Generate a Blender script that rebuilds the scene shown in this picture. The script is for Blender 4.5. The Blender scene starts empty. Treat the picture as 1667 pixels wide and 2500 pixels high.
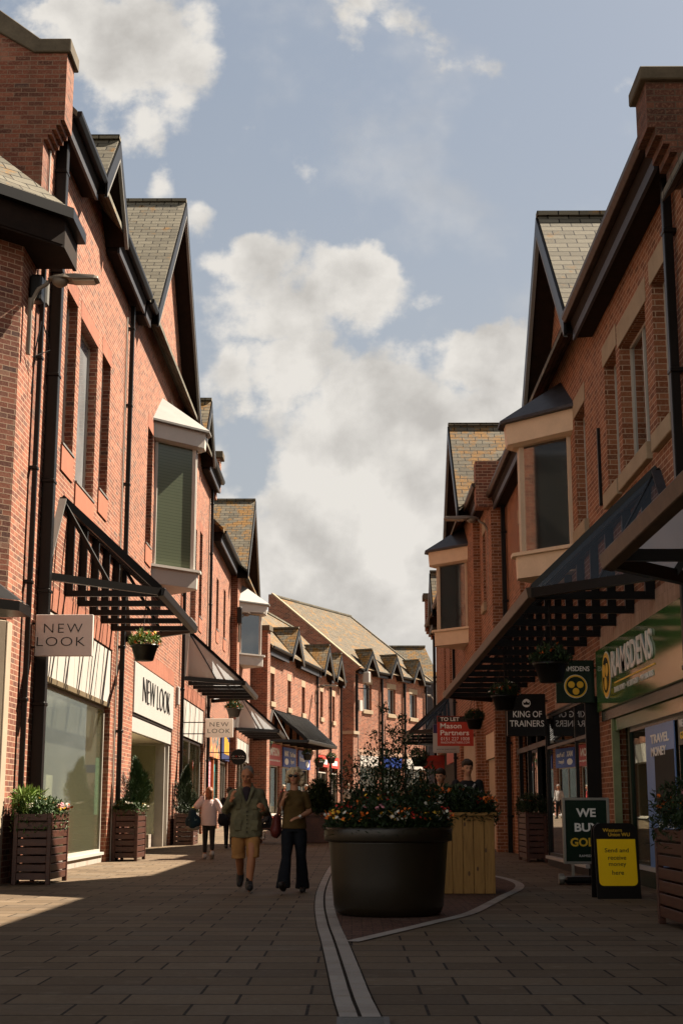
import bpy, bmesh, math, random
from mathutils import Vector, Matrix, noise as mnoise
R=math.radians
random.seed(7)
sc=bpy.context.scene
C=sc.collection
# ------------------------------------------------------------------ camera, sky, sun, exposure
cam=bpy.data.objects.new('camera',bpy.data.cameras.new('camera')); C.objects.link(cam)
cam.location=(0,0,1.12); cam.rotation_euler=(R(90+11.795),0,R(.3958))
cam.data.sensor_fit='VERTICAL'; cam.data.sensor_height=36; cam.data.sensor_width=24; cam.data.lens=50
cam.data.clip_end=2000; cam.data.clip_start=.1
sc.camera=cam
sc.view_settings.view_transform='Standard'; sc.view_settings.look='None'; sc.view_settings.gamma=1
sc.view_settings.exposure=1.7
SUN_AZ=R(35.0)      # from +X towards +Y
SUN_EL=R(47.8)
sd=Vector((math.cos(SUN_AZ)*math.cos(SUN_EL),math.sin(SUN_AZ)*math.cos(SUN_EL),math.sin(SUN_EL)))
sl=bpy.data.lights.new('sun','SUN'); sl.energy=5.0; sl.angle=R(.53); sl.color=(1,.87,.70)
sun=bpy.data.objects.new('sun',sl); C.objects.link(sun); sun.rotation_euler=sd.to_track_quat('Z','Y').to_euler()
w=bpy.data.worlds.new('World'); sc.world=w; w.use_nodes=True
sc.cycles.max_bounces=7; sc.cycles.diffuse_bounces=3; sc.cycles.glossy_bounces=3; sc.cycles.transparent_max_bounces=12
sc.cycles.caustics_reflective=False; sc.cycles.caustics_refractive=False
sc.cycles.use_denoising=True

class NT:
    """small node helper"""
    def __init__(s,tree): s.t=tree; s.n=tree.nodes; s.l=tree.links
    def new(s,typ,**k):
        nd=s.n.new(typ)
        for a,b in k.items(): setattr(nd,a,b)
        return nd
    def put(s,sock,v):
        if isinstance(v,bpy.types.NodeSocket): s.l.new(v,sock)
        elif v is not None:
            if sock.type=='RGBA' and len(v)==3: v=(*v,1)
            sock.default_value=v
    def math(s,op,a,b=None,c=None,clamp=False):
        nd=s.new('ShaderNodeMath',operation=op); nd.use_clamp=clamp
        s.put(nd.inputs[0],a)
        if b is not None: s.put(nd.inputs[1],b)
        if c is not None: s.put(nd.inputs[2],c)
        return nd.outputs[0]
    def mix(s,f,a,b,mode='MIX'):
        nd=s.new('ShaderNodeMix',data_type='RGBA',blend_type=mode)
        s.put(nd.inputs[0],f); s.put(nd.inputs[6],a); s.put(nd.inputs[7],b); return nd.outputs[2]
    def noise(s,vec,scale,detail=4,rough=.55,out=0,dist=0):
        nd=s.new('ShaderNodeTexNoise'); s.put(nd.inputs['Vector'],vec)
        nd.inputs['Scale'].default_value=scale; nd.inputs['Detail'].default_value=detail; nd.inputs['Roughness'].default_value=rough
        nd.inputs['Distortion'].default_value=dist
        return nd.outputs[out]
    def ramp(s,f,stops,mode='LINEAR'):
        nd=s.new('ShaderNodeValToRGB'); s.put(nd.inputs[0],f); cr=nd.color_ramp; cr.interpolation=mode
        while len(cr.elements)<len(stops): cr.elements.new(.5)
        for e,(p,c) in zip(cr.elements,stops):
            e.position=p; e.color=(*c,1) if hasattr(c,'__len__') else (c,c,c,1)
        return nd.outputs[0]
    def smooth(s,v,a,b):
        nd=s.new('ShaderNodeMapRange',interpolation_type='SMOOTHSTEP'); s.put(nd.inputs[0],v)
        nd.inputs[1].default_value=a; nd.inputs[2].default_value=b; nd.inputs[3].default_value=0; nd.inputs[4].default_value=1
        return nd.outputs[0]

def build_sky():
    k=NT(w.node_tree); k.n.clear()
    out=k.new('ShaderNodeOutputWorld'); bg=k.new('ShaderNodeBackground'); bg.inputs[1].default_value=.05
    sky=k.new('ShaderNodeTexSky',sky_type='NISHITA'); sky.sun_disc=False; sky.sun_elevation=SUN_EL
    sky.sun_rotation=math.atan2(sd.x,sd.y); sky.air_density=1.0; sky.dust_density=2.5; sky.ozone_density=1.0
    geo=k.new('ShaderNodeTexCoord'); d=geo.outputs['Generated']
    sep=k.new('ShaderNodeSeparateXYZ'); k.l.new(d,sep.inputs[0]); x,y,z=sep.outputs
    yy=k.math('MAXIMUM',k.math('ABSOLUTE',y),.12)
    px=k.math('DIVIDE',x,yy); pz=k.math('DIVIDE',z,yy)
    comb=k.new('ShaderNodeCombineXYZ'); k.l.new(px,comb.inputs[0]); k.l.new(pz,comb.inputs[1])
    n1=k.noise(comb.outputs[0],10,12,.57); n2=k.noise(comb.outputs[0],3.1,5,.55); n3=k.noise(comb.outputs[0],7.0,9,.58,dist=.3)
    nw=k.noise(comb.outputs[0],14,6,.6)
    wx=k.math('MULTIPLY_ADD',k.math('SUBTRACT',n2,.5),.10,px); pz=k.math('MULTIPLY_ADD',k.math('SUBTRACT',nw,.5),.075,pz)
    # main cloud masses, (centre x, centre z, radius x, radius z, weight) in the direction plane (x/y, z/y)
    BL=CLOUDS
    tot=None
    for cx,cz,rx,rz,wt in BL:
        a=k.math('DIVIDE',k.math('SUBTRACT',wx,cx),rx); b=k.math('DIVIDE',k.math('SUBTRACT',pz,cz),rz)
        r2=k.math('ADD',k.math('MULTIPLY',a,a),k.math('MULTIPLY',b,b))
        e=k.math('MULTIPLY',k.math('EXPONENT',k.math('MULTIPLY',r2,-1)),wt)
        tot=e if tot is None else k.math('MAXIMUM',tot,e) if wt>0 else k.math('ADD',tot,e)
    # other skies (behind and beside) get a plain field of broken cloud
    side=k.smooth(k.math('ABSOLUTE',px),.45,1.0)
    field=k.math('MULTIPLY',k.math('MULTIPLY',k.smooth(n2,.5,.7),.35),side)
    tot=k.math('ADD',tot,field)
    m=k.math('ADD',tot,k.math('MULTIPLY',k.math('SUBTRACT',n1,.5),3.0))
    mask=k.math('MAXIMUM',k.smooth(m,.26,.68),k.math('MULTIPLY',k.smooth(k.math('ADD',n2,k.math('MULTIPLY',k.math('SUBTRACT',n1,.5),.5)),.50,.66),.30))
    # soft grey undersides and bright billows
    off=k.new('ShaderNodeVectorMath',operation='ADD'); k.l.new(comb.outputs[0],off.inputs[0]); off.inputs[1].default_value=(.010,.020,0)
    ra=k.noise(comb.outputs[0],8.5,7,.52); rb=k.noise(off.outputs[0],8.5,7,.52); relief=k.math('MULTIPLY',k.math('SUBTRACT',ra,rb),1.0)
    edge=k.math('MULTIPLY',k.math('SUBTRACT',1,k.smooth(m,.5,1.5)),.07)
    shade=k.math('ADD',k.math('ADD',k.math('ADD',k.math('MULTIPLY',n3,.75),.125),relief),k.math('SUBTRACT',edge,.01))
    cl=k.ramp(shade,[(.36,(3.3,3.15,2.95)),(.48,(4.1,3.93,3.68)),(.60,(5.0,4.78,4.45))])
    skyc=k.mix(.72,sky.outputs[0],(2.02,2.24,2.46))
    low=k.smooth(pz,.62,.05)
    skyc=k.mix(k.math('MULTIPLY',low,.55),skyc,(3.3,3.3,3.2))
    col=k.mix(mask,skyc,cl)
    up=k.smooth(z,.55,.85); back=k.math('MULTIPLY',k.smooth(y,.0,-.4),k.math('SUBTRACT',1,k.smooth(z,.35,.7))); dim=k.math('MULTIPLY',k.math('SUBTRACT',1,k.math('MULTIPLY',up,.55)),k.math('MULTIPLY_ADD',back,.75,1)); col=k.mix(k.math('MULTIPLY',back,.7),col,(3.5,3.15,2.65))
    dm=k.new('ShaderNodeVectorMath',operation='SCALE'); k.l.new(col,dm.inputs[0]); k.l.new(dim,dm.inputs[3]); col=dm.outputs[0]
    k.l.new(col,bg.inputs[0]); k.l.new(bg.outputs[0],out.inputs[0])
def UV(u,v):   # direction plane coordinates of a point of sky, worked out from the lens (50 mm, pitched up 11.8 deg)
    a=(u-833.5)/3472; b=-(v-1250)/3472; p=R(11.795)
    yv=math.cos(p)-b*math.sin(p); zv=math.sin(p)+b*math.cos(p); return ((a-.0069)/yv, zv/yv)
CLOUDS=[]
for u,v,ru,rv,wt in [(300,110,170,210,1.25),(330,300,80,110,.9),(150,20,120,60,.7),(470,60,90,120,.62),(880,100,70,110,.66),(940,10,100,70,.6),(390,440,60,80,.85),(420,250,60,150,.55),
                     (600,620,170,70,.78),(480,540,70,90,.8),(880,690,160,110,1.1),(640,780,150,110,.95),(700,900,190,110,1.05),(1060,725,140,45,.6),(740,350,60,60,.25),
                     (1030,1100,360,230,1.35),(1190,890,170,80,1.2),(890,1010,190,150,1.2),(830,1300,330,230,1.35),(1000,1550,600,300,1.5),(640,1400,160,200,1.2),(560,930,70,90,.95),(590,1130,50,90,-.6)]:
    cx,cz=UV(u,v); CLOUDS.append((cx,cz,ru/3472*1.1,rv/3472*1.1,wt))
build_sky()
# ------------------------------------------------------------------ object helpers
ORG={}
def tag(o,label=None,cat=None,group=None,kind=None):
    if label: o['label']=label
    if cat: o['category']=cat
    if group: o['group']=group
    if kind: o['kind']=kind
    return o
def thing(name,label,cat,loc,group=None,rz=0):
    o=bpy.data.objects.new(name,None); C.objects.link(o); o.location=loc; o.rotation_euler=(0,0,rz); o.empty_display_size=.2
    ORG[o.name]=Vector(loc); return tag(o,label,cat,group)
def link(name,me,m,parent=None,smooth=False):
    o=bpy.data.objects.new(name,me); C.objects.link(o)
    if m: me.materials.append(m)
    off=Vector((0,0,0))
    if parent is not None:
        off=ORG[parent.name]; o.parent=parent
    ORG[o.name]=off
    if off.length: me.transform(Matrix.Translation(-off))
    if smooth:
        for p in me.polygons: p.use_smooth=True
    return o
def box_uv(me):
    if not me.polygons: return
    uv=me.uv_layers.new(name='uv') if not me.uv_layers else me.uv_layers[0]
    vs=me.vertices
    for p in me.polygons:
        n=p.normal
        if abs(n.z)>.985: t=Vector((1,0,0)); b=Vector((0,1,0))
        else:
            t=Vector((-n.y,n.x,0)).normalized()
            if abs(t.y)>abs(t.x):
                if t.y<0: t=-t
            elif t.x<0: t=-t
            b=n.cross(t); 
            if b.z<0: b=-b
        for li in p.loop_indices:
            c=vs[me.loops[li].vertex_index].co
            uv.data[li].uv=(c.dot(t),c.dot(b))
class MB:
    """collects boxes, bars, slabs and polygons, mapped through a facade frame T(s,o,z)"""
    def __init__(s,T=None): s.v=[]; s.f=[]; s.T=T or (lambda a,b,c:Vector((a,b,c)))
    def pts(s,P,F):
        k=len(s.v); s.v+= [s.T(*p) for p in P]; s.f+=[tuple(k+i for i in f) for f in F]; return s
    def poly(s,*P): return s.pts(P,[tuple(range(len(P)))])
    def box(s,a0,a1,b0,b1,c0,c1):
        return s.pts([(a0,b0,c0),(a1,b0,c0),(a1,b1,c0),(a0,b1,c0),(a0,b0,c1),(a1,b0,c1),(a1,b1,c1),(a0,b1,c1)],
                     [(3,2,1,0),(4,5,6,7),(0,1,5,4),(1,2,6,5),(2,3,7,6),(3,0,4,7)])
    def prism(s,P,d):
        n=len(P); d=Vector(d); P=[Vector(p) for p in P]
        return s.pts([tuple(p) for p in P]+[tuple(p+d) for p in P],[tuple(range(n))[::-1],tuple(range(n,2*n))]+[(i,(i+1)%n,n+(i+1)%n,n+i) for i in range(n)])
    def bar(s,p,q,w=.05,h=.05,up=(0,0,1)):
        p=Vector(p);q=Vector(q);d=(q-p).normalized(); u=Vector(up)
        if abs(d.dot(u))>.98: u=Vector((1,0,0))
        a=d.cross(u).normalized()*w/2; b=a.cross(d).normalized()*h/2
        P=[p-a-b,p+a-b,p+a+b,p-a+b,q-a-b,q+a-b,q+a+b,q-a+b]
        return s.pts([tuple(x) for x in P],[(0,1,2,3),(7,6,5,4),(0,4,5,1),(1,5,6,2),(2,6,7,3),(3,7,4,0)])
    def tube(s,path,r,n=8,r2=None):
        path=[Vector(p) for p in path]; L=len(path)
        P=[];F=[];prev=None
        for i,p in enumerate(path):
            d=(path[min(i+1,L-1)]-path[max(i-1,0)]).normalized()
            u=Vector((0,0,1)) if abs(d.z)<.9 else Vector((1,0,0))
            if prev is not None: u=prev
            a=d.cross(u).normalized(); b=a.cross(d).normalized(); prev=b
            rr=r if r2 is None else r+(r2-r)*i/(L-1)
            for k in range(n):
                t=2*math.pi*k/n; P.append(tuple(p+a*rr*math.cos(t)+b*rr*math.sin(t)))
        for i in range(L-1):
            for k in range(n): F.append((i*n+k,i*n+(k+1)%n,(i+1)*n+(k+1)%n,(i+1)*n+k))
        F.append(tuple(range(n))[::-1]); F.append(tuple(range((L-1)*n,L*n)))
        return s.pts(P,F)
    def lathe(s,c,prof,n=24,cap=True):
        c=Vector(c); P=[];F=[]
        for r,z in prof:
            for k in range(n): t=2*math.pi*k/n; P.append((c.x+r*math.cos(t),c.y+r*math.sin(t),c.z+z))
        for i in range(len(prof)-1):
            for k in range(n): F.append((i*n+k,i*n+(k+1)%n,(i+1)*n+(k+1)%n,(i+1)*n+k))
        if cap: F.append(tuple(range(n))[::-1]); F.append(tuple(range((len(prof)-1)*n,len(prof)*n)))
        return s.pts(P,F)
    def ell(s,c,r,n=12,m=8,M=None):
        c=Vector(c); P=[];F=[]
        for j in range(m+1):
            ph=math.pi*j/m
            for k in range(n):
                t=2*math.pi*k/n; q=Vector((r[0]*math.sin(ph)*math.cos(t),r[1]*math.sin(ph)*math.sin(t),r[2]*math.cos(ph)))
                if M: q=M@q
                P.append(tuple(c+q))
        for j in range(m):
            for k in range(n): F.append((j*n+k,j*n+(k+1)%n,(j+1)*n+(k+1)%n,(j+1)*n+k))
        return s.pts(P,F)
    def build(s,name,m,parent=None,smooth=False,bevel=0,recalc=True):
        me=bpy.data.meshes.new(name)
        bm=bmesh.new(); vs=[bm.verts.new(v) for v in s.v]
        for f in s.f:
            try: bm.faces.new([vs[i] for i in f])
            except ValueError: pass
        bmesh.ops.remove_doubles(bm,verts=bm.verts,dist=1e-5)
        if recalc: bmesh.ops.recalc_face_normals(bm,faces=bm.faces)
        if bevel:
            ed=[e for e in bm.edges if len(e.link_faces)==2 and e.calc_face_angle(0)>.6]
            bmesh.ops.bevel(bm,geom=ed,offset=bevel,segments=1,affect='EDGES',clamp_overlap=True)
        bm.to_mesh(me); bm.free(); me.update(); box_uv(me)
        return link(name,me,m,parent,smooth)
def frameR(P0,A,O):
    P0=Vector((*P0,0)); A=Vector((*A,0)); O=Vector((*O,0)); Z=Vector((0,0,1))
    return lambda s,o,z: P0+A*s+O*o+Z*z
def LF(X): return frameR((X,0),(0,1),(1,0))     # facade on the left of the street: s is the distance down the street
def RF(X): return frameR((X,0),(0,1),(-1,0))
def AF(P,deg):
    a=R(deg); return frameR(P,(math.sin(a),math.cos(a)),(math.cos(a),-math.sin(a)))
_txt={}
def text(name,body,m,parent,T,s0,z0,W=None,H=None,o=.01,depth=.008,align='L',bold=0.0,spacing=1.0,flip=False,shear=0):
    """raised lettering on a plane of constant o; (s0,z0) is the lower left corner; fitted to the width W and height H"""
    cu=bpy.data.curves.new('t','FONT'); cu.body=body; cu.size=1; cu.offset=bold; cu.space_character=spacing; cu.extrude=.5; cu.shear=shear
    cu.resolution_u=3
    if align=='C': cu.align_x='CENTER'
    ob=bpy.data.objects.new('t',cu); me=bpy.data.meshes.new_from_object(ob); bpy.data.objects.remove(ob); bpy.data.curves.remove(cu)
    xs=[v.co.x for v in me.vertices]; ys=[v.co.y for v in me.vertices]
    if not xs: return None
    x0,x1,y0,y1=min(xs),max(xs),min(ys),max(ys)
    k=H/(y1-y0) if H else None; kx=W/(x1-x0) if W else k; k=k or kx
    for v in me.vertices:
        x=(v.co.x-x0)*kx; y=(v.co.y-y0)*k; d=(v.co.z+.5)*depth
        v.co=T(s0+(-x if flip else x),o+d,z0+y)
    me.name=name; me.update()
    bm=bmesh.new(); bm.from_mesh(me); bmesh.ops.recalc_face_normals(bm,faces=bm.faces); bm.to_mesh(me); bm.free(); box_uv(me)
    return link(name,me,m,parent)

# ------------------------------------------------------------------ materials
def base_mat(name):
    m=bpy.data.materials.new(name); m.use_nodes=True; k=NT(m.node_tree); b=k.n['Principled BSDF']; return m,k,b
def uvs(k): return k.new('ShaderNodeTexCoord').outputs['UV']
def obc(k): return k.new('ShaderNodeTexCoord').outputs['Object']
def bump(k,b,h,strength=.3,dist=.01):
    nd=k.new('ShaderNodeBump'); nd.inputs['Strength'].default_value=strength; nd.inputs['Distance'].default_value=dist
    k.l.new(h,nd.inputs['Height']); k.l.new(nd.outputs[0],b.inputs['Normal'])
def plain(name,col,rough=.6,metal=0,var=.18,scale=3,bmp=.1,spec=.25):
    m,k,b=base_mat(name); c=obc(k); n=k.noise(c,scale,6,.6); n2=k.noise(c,scale*9,4,.6)
    f=k.math('ADD',k.math('MULTIPLY',n,.7),k.math('MULTIPLY',n2,.3))
    lo=tuple(x*(1-var) for x in col); hi=tuple(min(1,x*(1+var)) for x in col)
    k.l.new(k.ramp(f,[(.32,lo),(.68,hi)]),b.inputs['Base Color'])
    b.inputs['Roughness'].default_value=rough; b.inputs['Metallic'].default_value=metal
    b.inputs['Specular IOR Level'].default_value=spec
    if bmp: bump(k,b,n2,bmp,.004)
    return m
def brick_nodes(k,vec,bw,rh,mortar,off=.5,smooth=.1):
    nd=k.new('ShaderNodeTexBrick'); k.l.new(vec,nd.inputs['Vector'])
    for a,v in (('Scale',1),('Brick Width',bw),('Row Height',rh),('Mortar Size',mortar),('Mortar Smooth',smooth),('Bias',0)): nd.inputs[a].default_value=v
    nd.inputs['Color1'].default_value=(0,0,0,1); nd.inputs['Color2'].default_value=(1,1,1,1); nd.inputs['Mortar'].default_value=(.5,.5,.5,1)
    nd.offset=off; return nd.outputs['Color'],nd.outputs['Fac']
def brick_mat(name,stops,mortar=(.42,.29,.2),bw=.26,rh=.086,ms=.007,tone=1.0,soldier=False):
    m,k,b=base_mat(name); v=uvs(k)
    if soldier:
        mp=k.new('ShaderNodeMapping'); mp.inputs['Rotation'].default_value[2]=R(90); k.l.new(v,mp.inputs[0]); v=mp.outputs[0]
    wob=k.noise(v,3.0,2); 
    col,fac=brick_nodes(k,v,bw,rh,ms)
    c=k.ramp(col,stops); n=k.noise(v,28,5,.65); n2=k.noise(v,.55,5,.6); n3=k.noise(v,6,4,.6)
    c=k.mix(k.math('MULTIPLY',k.smooth(n,.45,.75),.35),c,(.5,.3,.2))
    c=k.mix(k.math('MULTIPLY',k.smooth(n2,.45,.7),.22),c,(.12,.045,.028))
    c=k.mix(k.math('MULTIPLY',k.smooth(n3,.6,.75),.25),c,(.42,.24,.17))
    mp3=k.new('ShaderNodeMapping'); mp3.inputs['Scale'].default_value=(1.6,.16,1); k.l.new(v,mp3.inputs[0]); st=k.noise(mp3.outputs[0],1.0,5,.65)
    c=k.mix(k.math('MULTIPLY',k.smooth(st,.48,.70),.5),c,(.09,.04,.026)); n5=k.noise(v,.9,5,.7)
    c=k.mix(k.math('MULTIPLY',k.smooth(n5,.56,.72),.22),c,(.40,.27,.2))
    c=k.mix(fac,c,tuple(mortar))
    k.l.new(c,b.inputs['Base Color']); b.inputs['Roughness'].default_value=.88; b.inputs['Specular IOR Level'].default_value=.25
    h=k.math('SUBTRACT',k.math('MULTIPLY',n,.35),fac); bump(k,b,h,.45,.012); return m
M={}
M['brick']=brick_mat('red_brick',[(0,(.12,.036,.024)),(.3,(.21,.062,.036)),(.62,(.26,.082,.045)),(.87,(.32,.115,.066)),(.94,(.085,.04,.034)),(1,(.31,.14,.095))])
M['brick_grey']=brick_mat('weathered_brick',[(0,(.12,.045,.032)),(.4,(.22,.075,.046)),(.75,(.28,.10,.06)),(.92,(.09,.045,.038)),(1,(.3,.15,.1))])
M['soldier']=brick_mat('soldier_brick',[(0,(.27,.085,.05)),(1,(.34,.12,.07))],mortar=(.3,.14,.09),bw=.4,rh=.084,ms=.004,soldier=True)
M['soldier_pale']=brick_mat('pale_soldier_brick',[(0,(.40,.25,.17)),(1,(.5,.33,.24))],mortar=(.3,.2,.14),bw=.5,rh=.084,ms=.005,soldier=True)
def slate_mat(name,lich,base=((.075,.066,.047),(.165,.148,.11))):
    m,k,b=base_mat(name); v=uvs(k); col,fac=brick_nodes(k,v,.42,.21,.013,smooth=.2)
    n=k.noise(v,1.1,6,.62); n2=k.noise(v,14,5,.65); n4=k.noise(v,3.2,6,.66)
    c=k.mix(col,base[0],base[1]); c=k.mix(k.math('MULTIPLY',n2,.4),c,(.22,.2,.16))
    l=k.smooth(k.math('ADD',k.math('MULTIPLY',n,.55),k.math('MULTIPLY',n4,.45)),.60-lich,.70-lich)
    c=k.mix(k.math('MULTIPLY',l,.9),c,k.ramp(n2,[(.35,(.17,.078,.014)),(.65,(.28,.145,.032))]))
    c=k.mix(fac,c,(.010,.008,.006)); k.l.new(c,b.inputs['Base Color']); b.inputs['Roughness'].default_value=.85; b.inputs['Specular IOR Level'].default_value=.2
    sep=k.new('ShaderNodeSeparateXYZ'); k.l.new(v,sep.inputs[0])
    saw=k.math('FRACT',k.math('DIVIDE',sep.outputs[1],.21)); h=k.math('SUBTRACT',k.math('MULTIPLY',saw,-.8),fac)
    bump(k,b,k.math('ADD',h,k.math('MULTIPLY',n2,.5)),.7,.02); return m
M['slate']=slate_mat('grey_slate',.045); M['slate_l']=slate_mat('lichened_slate',.13,((.06,.05,.033),(.13,.112,.08))); M['slate_o']=slate_mat('orange_lichened_slate',.15,((.10,.082,.055),(.18,.15,.10)))
M['black']=plain('black_gloss_paint',(.006,.005,.0045),.38,0,.3,4,.05,.22)
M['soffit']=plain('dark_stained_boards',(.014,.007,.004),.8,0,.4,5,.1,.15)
M['lead']=plain('grey_lead_sheet',(.185,.178,.165),.55,.0,.12,2)
M['lead_dark']=plain('dark_lead_sheet',(.04,.040,.047),.5,.0,.35,5,.3)
M['cream']=plain('cream_painted_timber',(.62,.47,.33),.55,0,.1,3)
M['white']=plain('white_paint',(.50,.465,.42),.5,0,.06,2)
M['white2']=plain('pale_grey_panel',(.43,.41,.38),.45,0,.05,2)
M['stone']=plain('buff_stone',(.33,.25,.165),.85,0,.16,2.5,.25)
M['coping']=plain('shaded_coping',(.10,.080,.055),.9,0,.3,3,.3)  # darker copy of the stone; the copings' shade is put into its colour
M['stone_w']=plain('pale_limestone',(.36,.29,.21),.8,0,.12,1.5,.15)
M['frame']=plain('pale_window_frame',(.45,.41,.36),.45,0,.08)
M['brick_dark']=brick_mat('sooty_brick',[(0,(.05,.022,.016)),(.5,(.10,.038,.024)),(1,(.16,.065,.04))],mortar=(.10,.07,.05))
M['brick_par']=brick_mat('shaded_parapet_brick',[(0,(.08,.03,.02)),(.3,(.15,.046,.028)),(.7,(.19,.06,.034)),(.93,(.26,.10,.06)),(1,(.06,.035,.03))],mortar=(.2,.13,.09))  # darker red brick; shade of the camera-facing parapet is put into its colour
M['terracotta']=plain('terracotta_panel',(.33,.12,.07),.8,0,.1)
M['rust_gutter']=plain('weathered_brown_gutter',(.045,.026,.015),.45,0,.6,7,.2,.25)
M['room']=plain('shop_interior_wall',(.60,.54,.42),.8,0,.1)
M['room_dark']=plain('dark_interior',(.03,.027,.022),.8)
M['room_floor']=plain('shop_floor',(.3,.28,.24),.4)
M['tile_w']=brick_mat('white_wall_tile',[(0,(.34,.31,.27)),(1,(.37,.34,.3))],mortar=(.2,.17,.14),bw=.15,rh=.15,ms=.004)
def glass_mat(name,tint=(.9,.95,.9),clear=.7,rough=.0,ior=1.5,milk=None,refl=.32):
    m,k,b=base_mat(name); k.n.remove(b); out=k.n['Material Output']
    tr=k.new('ShaderNodeBsdfTransparent'); k.put(tr.inputs[0],tint); gl=k.new('ShaderNodeBsdfGlossy'); gl.inputs['Roughness'].default_value=rough; k.put(gl.inputs[0],(.95,.97,1))
    fr=k.new('ShaderNodeFresnel'); fr.inputs[0].default_value=ior
    df=k.new('ShaderNodeBsdfTranslucent' if milk else 'ShaderNodeBsdfDiffuse'); k.put(df.inputs[0],milk or (.1,.1,.09))
    mx0=k.new('ShaderNodeMixShader'); mx0.inputs[0].default_value=1-clear; k.l.new(tr.outputs[0],mx0.inputs[1]); k.l.new(df.outputs[0],mx0.inputs[2])
    mx=k.new('ShaderNodeMixShader'); f=k.math('MULTIPLY_ADD',fr.outputs[0],refl,.02,clamp=True); k.l.new(f,mx.inputs[0]); k.l.new(mx0.outputs[0],mx.inputs[1]); k.l.new(gl.outputs[0],mx.inputs[2])
    k.l.new(mx.outputs[0],out.inputs[0]); return m
M['glass']=glass_mat('shop_glass',(.80,.82,.70),.96)
M['canopy_glass']=glass_mat('clear_canopy_glass',(.95,.95,.95),.985,.05,1.4,(.3,.32,.33),.1); M['hip_glass']=glass_mat('milky_canopy_glass',(.8,.84,.86),.35,.1,1.4,(.62,.66,.68),.2)  # hip panes: their sunlit milky look is put into the glass colour
def pane(name,col,rough=.04,met=0):
    m,k,b=base_mat(name); n=k.noise(obc(k),.7,3); k.l.new(k.ramp(n,[(.35,tuple(x*.6 for x in col)),(.65,col)]),b.inputs['Base Color'])
    b.inputs['Roughness'].default_value=rough; b.inputs['IOR'].default_value=1.9; b.inputs['Specular IOR Level'].default_value=.8; b.inputs['Metallic'].default_value=met; bump(k,b,k.noise(obc(k),1.3,2),.02,.02); return m
M['pane']=pane('dark_window_glass',(.022,.024,.024)); 
def blind():
    m,k,b=base_mat('green_slatted_blind'); sp=k.new('ShaderNodeSeparateXYZ'); k.l.new(obc(k),sp.inputs[0]); f=k.math('FRACT',k.math('DIVIDE',sp.outputs[2],.085)); n=k.noise(obc(k),.8,3)
    c=k.mix(k.smooth(f,.0,.25),(.055,.07,.045),(.12,.145,.095)); c=k.mix(k.math('MULTIPLY',n,.3),c,(.05,.06,.045)); k.l.new(c,b.inputs['Base Color']); b.inputs['Roughness'].default_value=.2; b.inputs['Specular IOR Level'].default_value=.5; return m
M['pane_green']=blind()
M['pane_pale']=pane('pale_reflecting_glass',(.30,.31,.32),.1)

# ------------------------------------------------------------------ building pieces
def wall(T,s0,s1,z0,z1,ops=(),rev=.22,gables=(),back=6.0,ends=(1,1),topcut=None):
    m=MB(T); S=sorted({s0,s1,*[x for o in ops for x in o[:2]]}); Z=sorted({z0,z1,*[x for o in ops for x in o[2:4]]})
    for a,b in zip(S,S[1:]):
        for c,d in zip(Z,Z[1:]):
            if any(o[0]<=(a+b)/2<=o[1] and o[2]<=(c+d)/2<=o[3] for o in ops): continue
            m.poly((a,0,c),(b,0,c),(b,0,d),(a,0,d))
    for a,b,c,d in [o[:4] for o in ops]:
        m.poly((a,0,c),(a,-rev,c),(a,-rev,d),(a,0,d)); m.poly((b,0,c),(b,-rev,c),(b,-rev,d),(b,0,d))
        m.poly((a,0,d),(b,0,d),(b,-rev,d),(a,-rev,d)); m.poly((a,0,c),(b,0,c),(b,-rev,c),(a,-rev,c))
    for c,hw,rise in gables: m.poly((c-hw,0,z1),(c+hw,0,z1),(c,0,z1+rise))
    for e,s in zip(ends,(s0,s1)):
        if e: m.poly((s,0,z0),(s,-back,z0),(s,-back,z1),(s,0,z1))
    m.poly((s0,-back,z0),(s1,-back,z0),(s1,-back,z1),(s0,-back,z1))
    return m
def main_roof(T,s0,s1,ze,ridge,parent,mat,over=.42,endwall=None,name='roof',pitch=1.0):
    m=MB(T); zr=ze+ridge; r=over-ridge/pitch
    for a,b in ((over,r),(2*r-over,r)):
        m.pts([(s0,a,ze),(s1,a,ze),(s1,b,zr),(s0,b,zr),(s0,a,ze-.12),(s1,a,ze-.12),(s1,b,zr-.14),(s0,b,zr-.14)],[(0,1,2,3),(4,5,6,7),(0,1,5,4),(1,2,6,5),(3,0,4,7)])
    o=m.build(name,mat,parent)
    g=MB(T); g.bar((s0,r,zr+.02),(s1,r,zr+.02),.24,.1); g.build('ridge_tiles',M['slate'],o)
    if endwall:
        e=MB(T)
        for s in endwall: e.poly((s,over-.4,ze-.2),(s,2*r-over+.4,ze-.2),(s,r,zr-.15))
        e.build('gable_wall',M['brick_grey'],parent)
    return o
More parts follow.
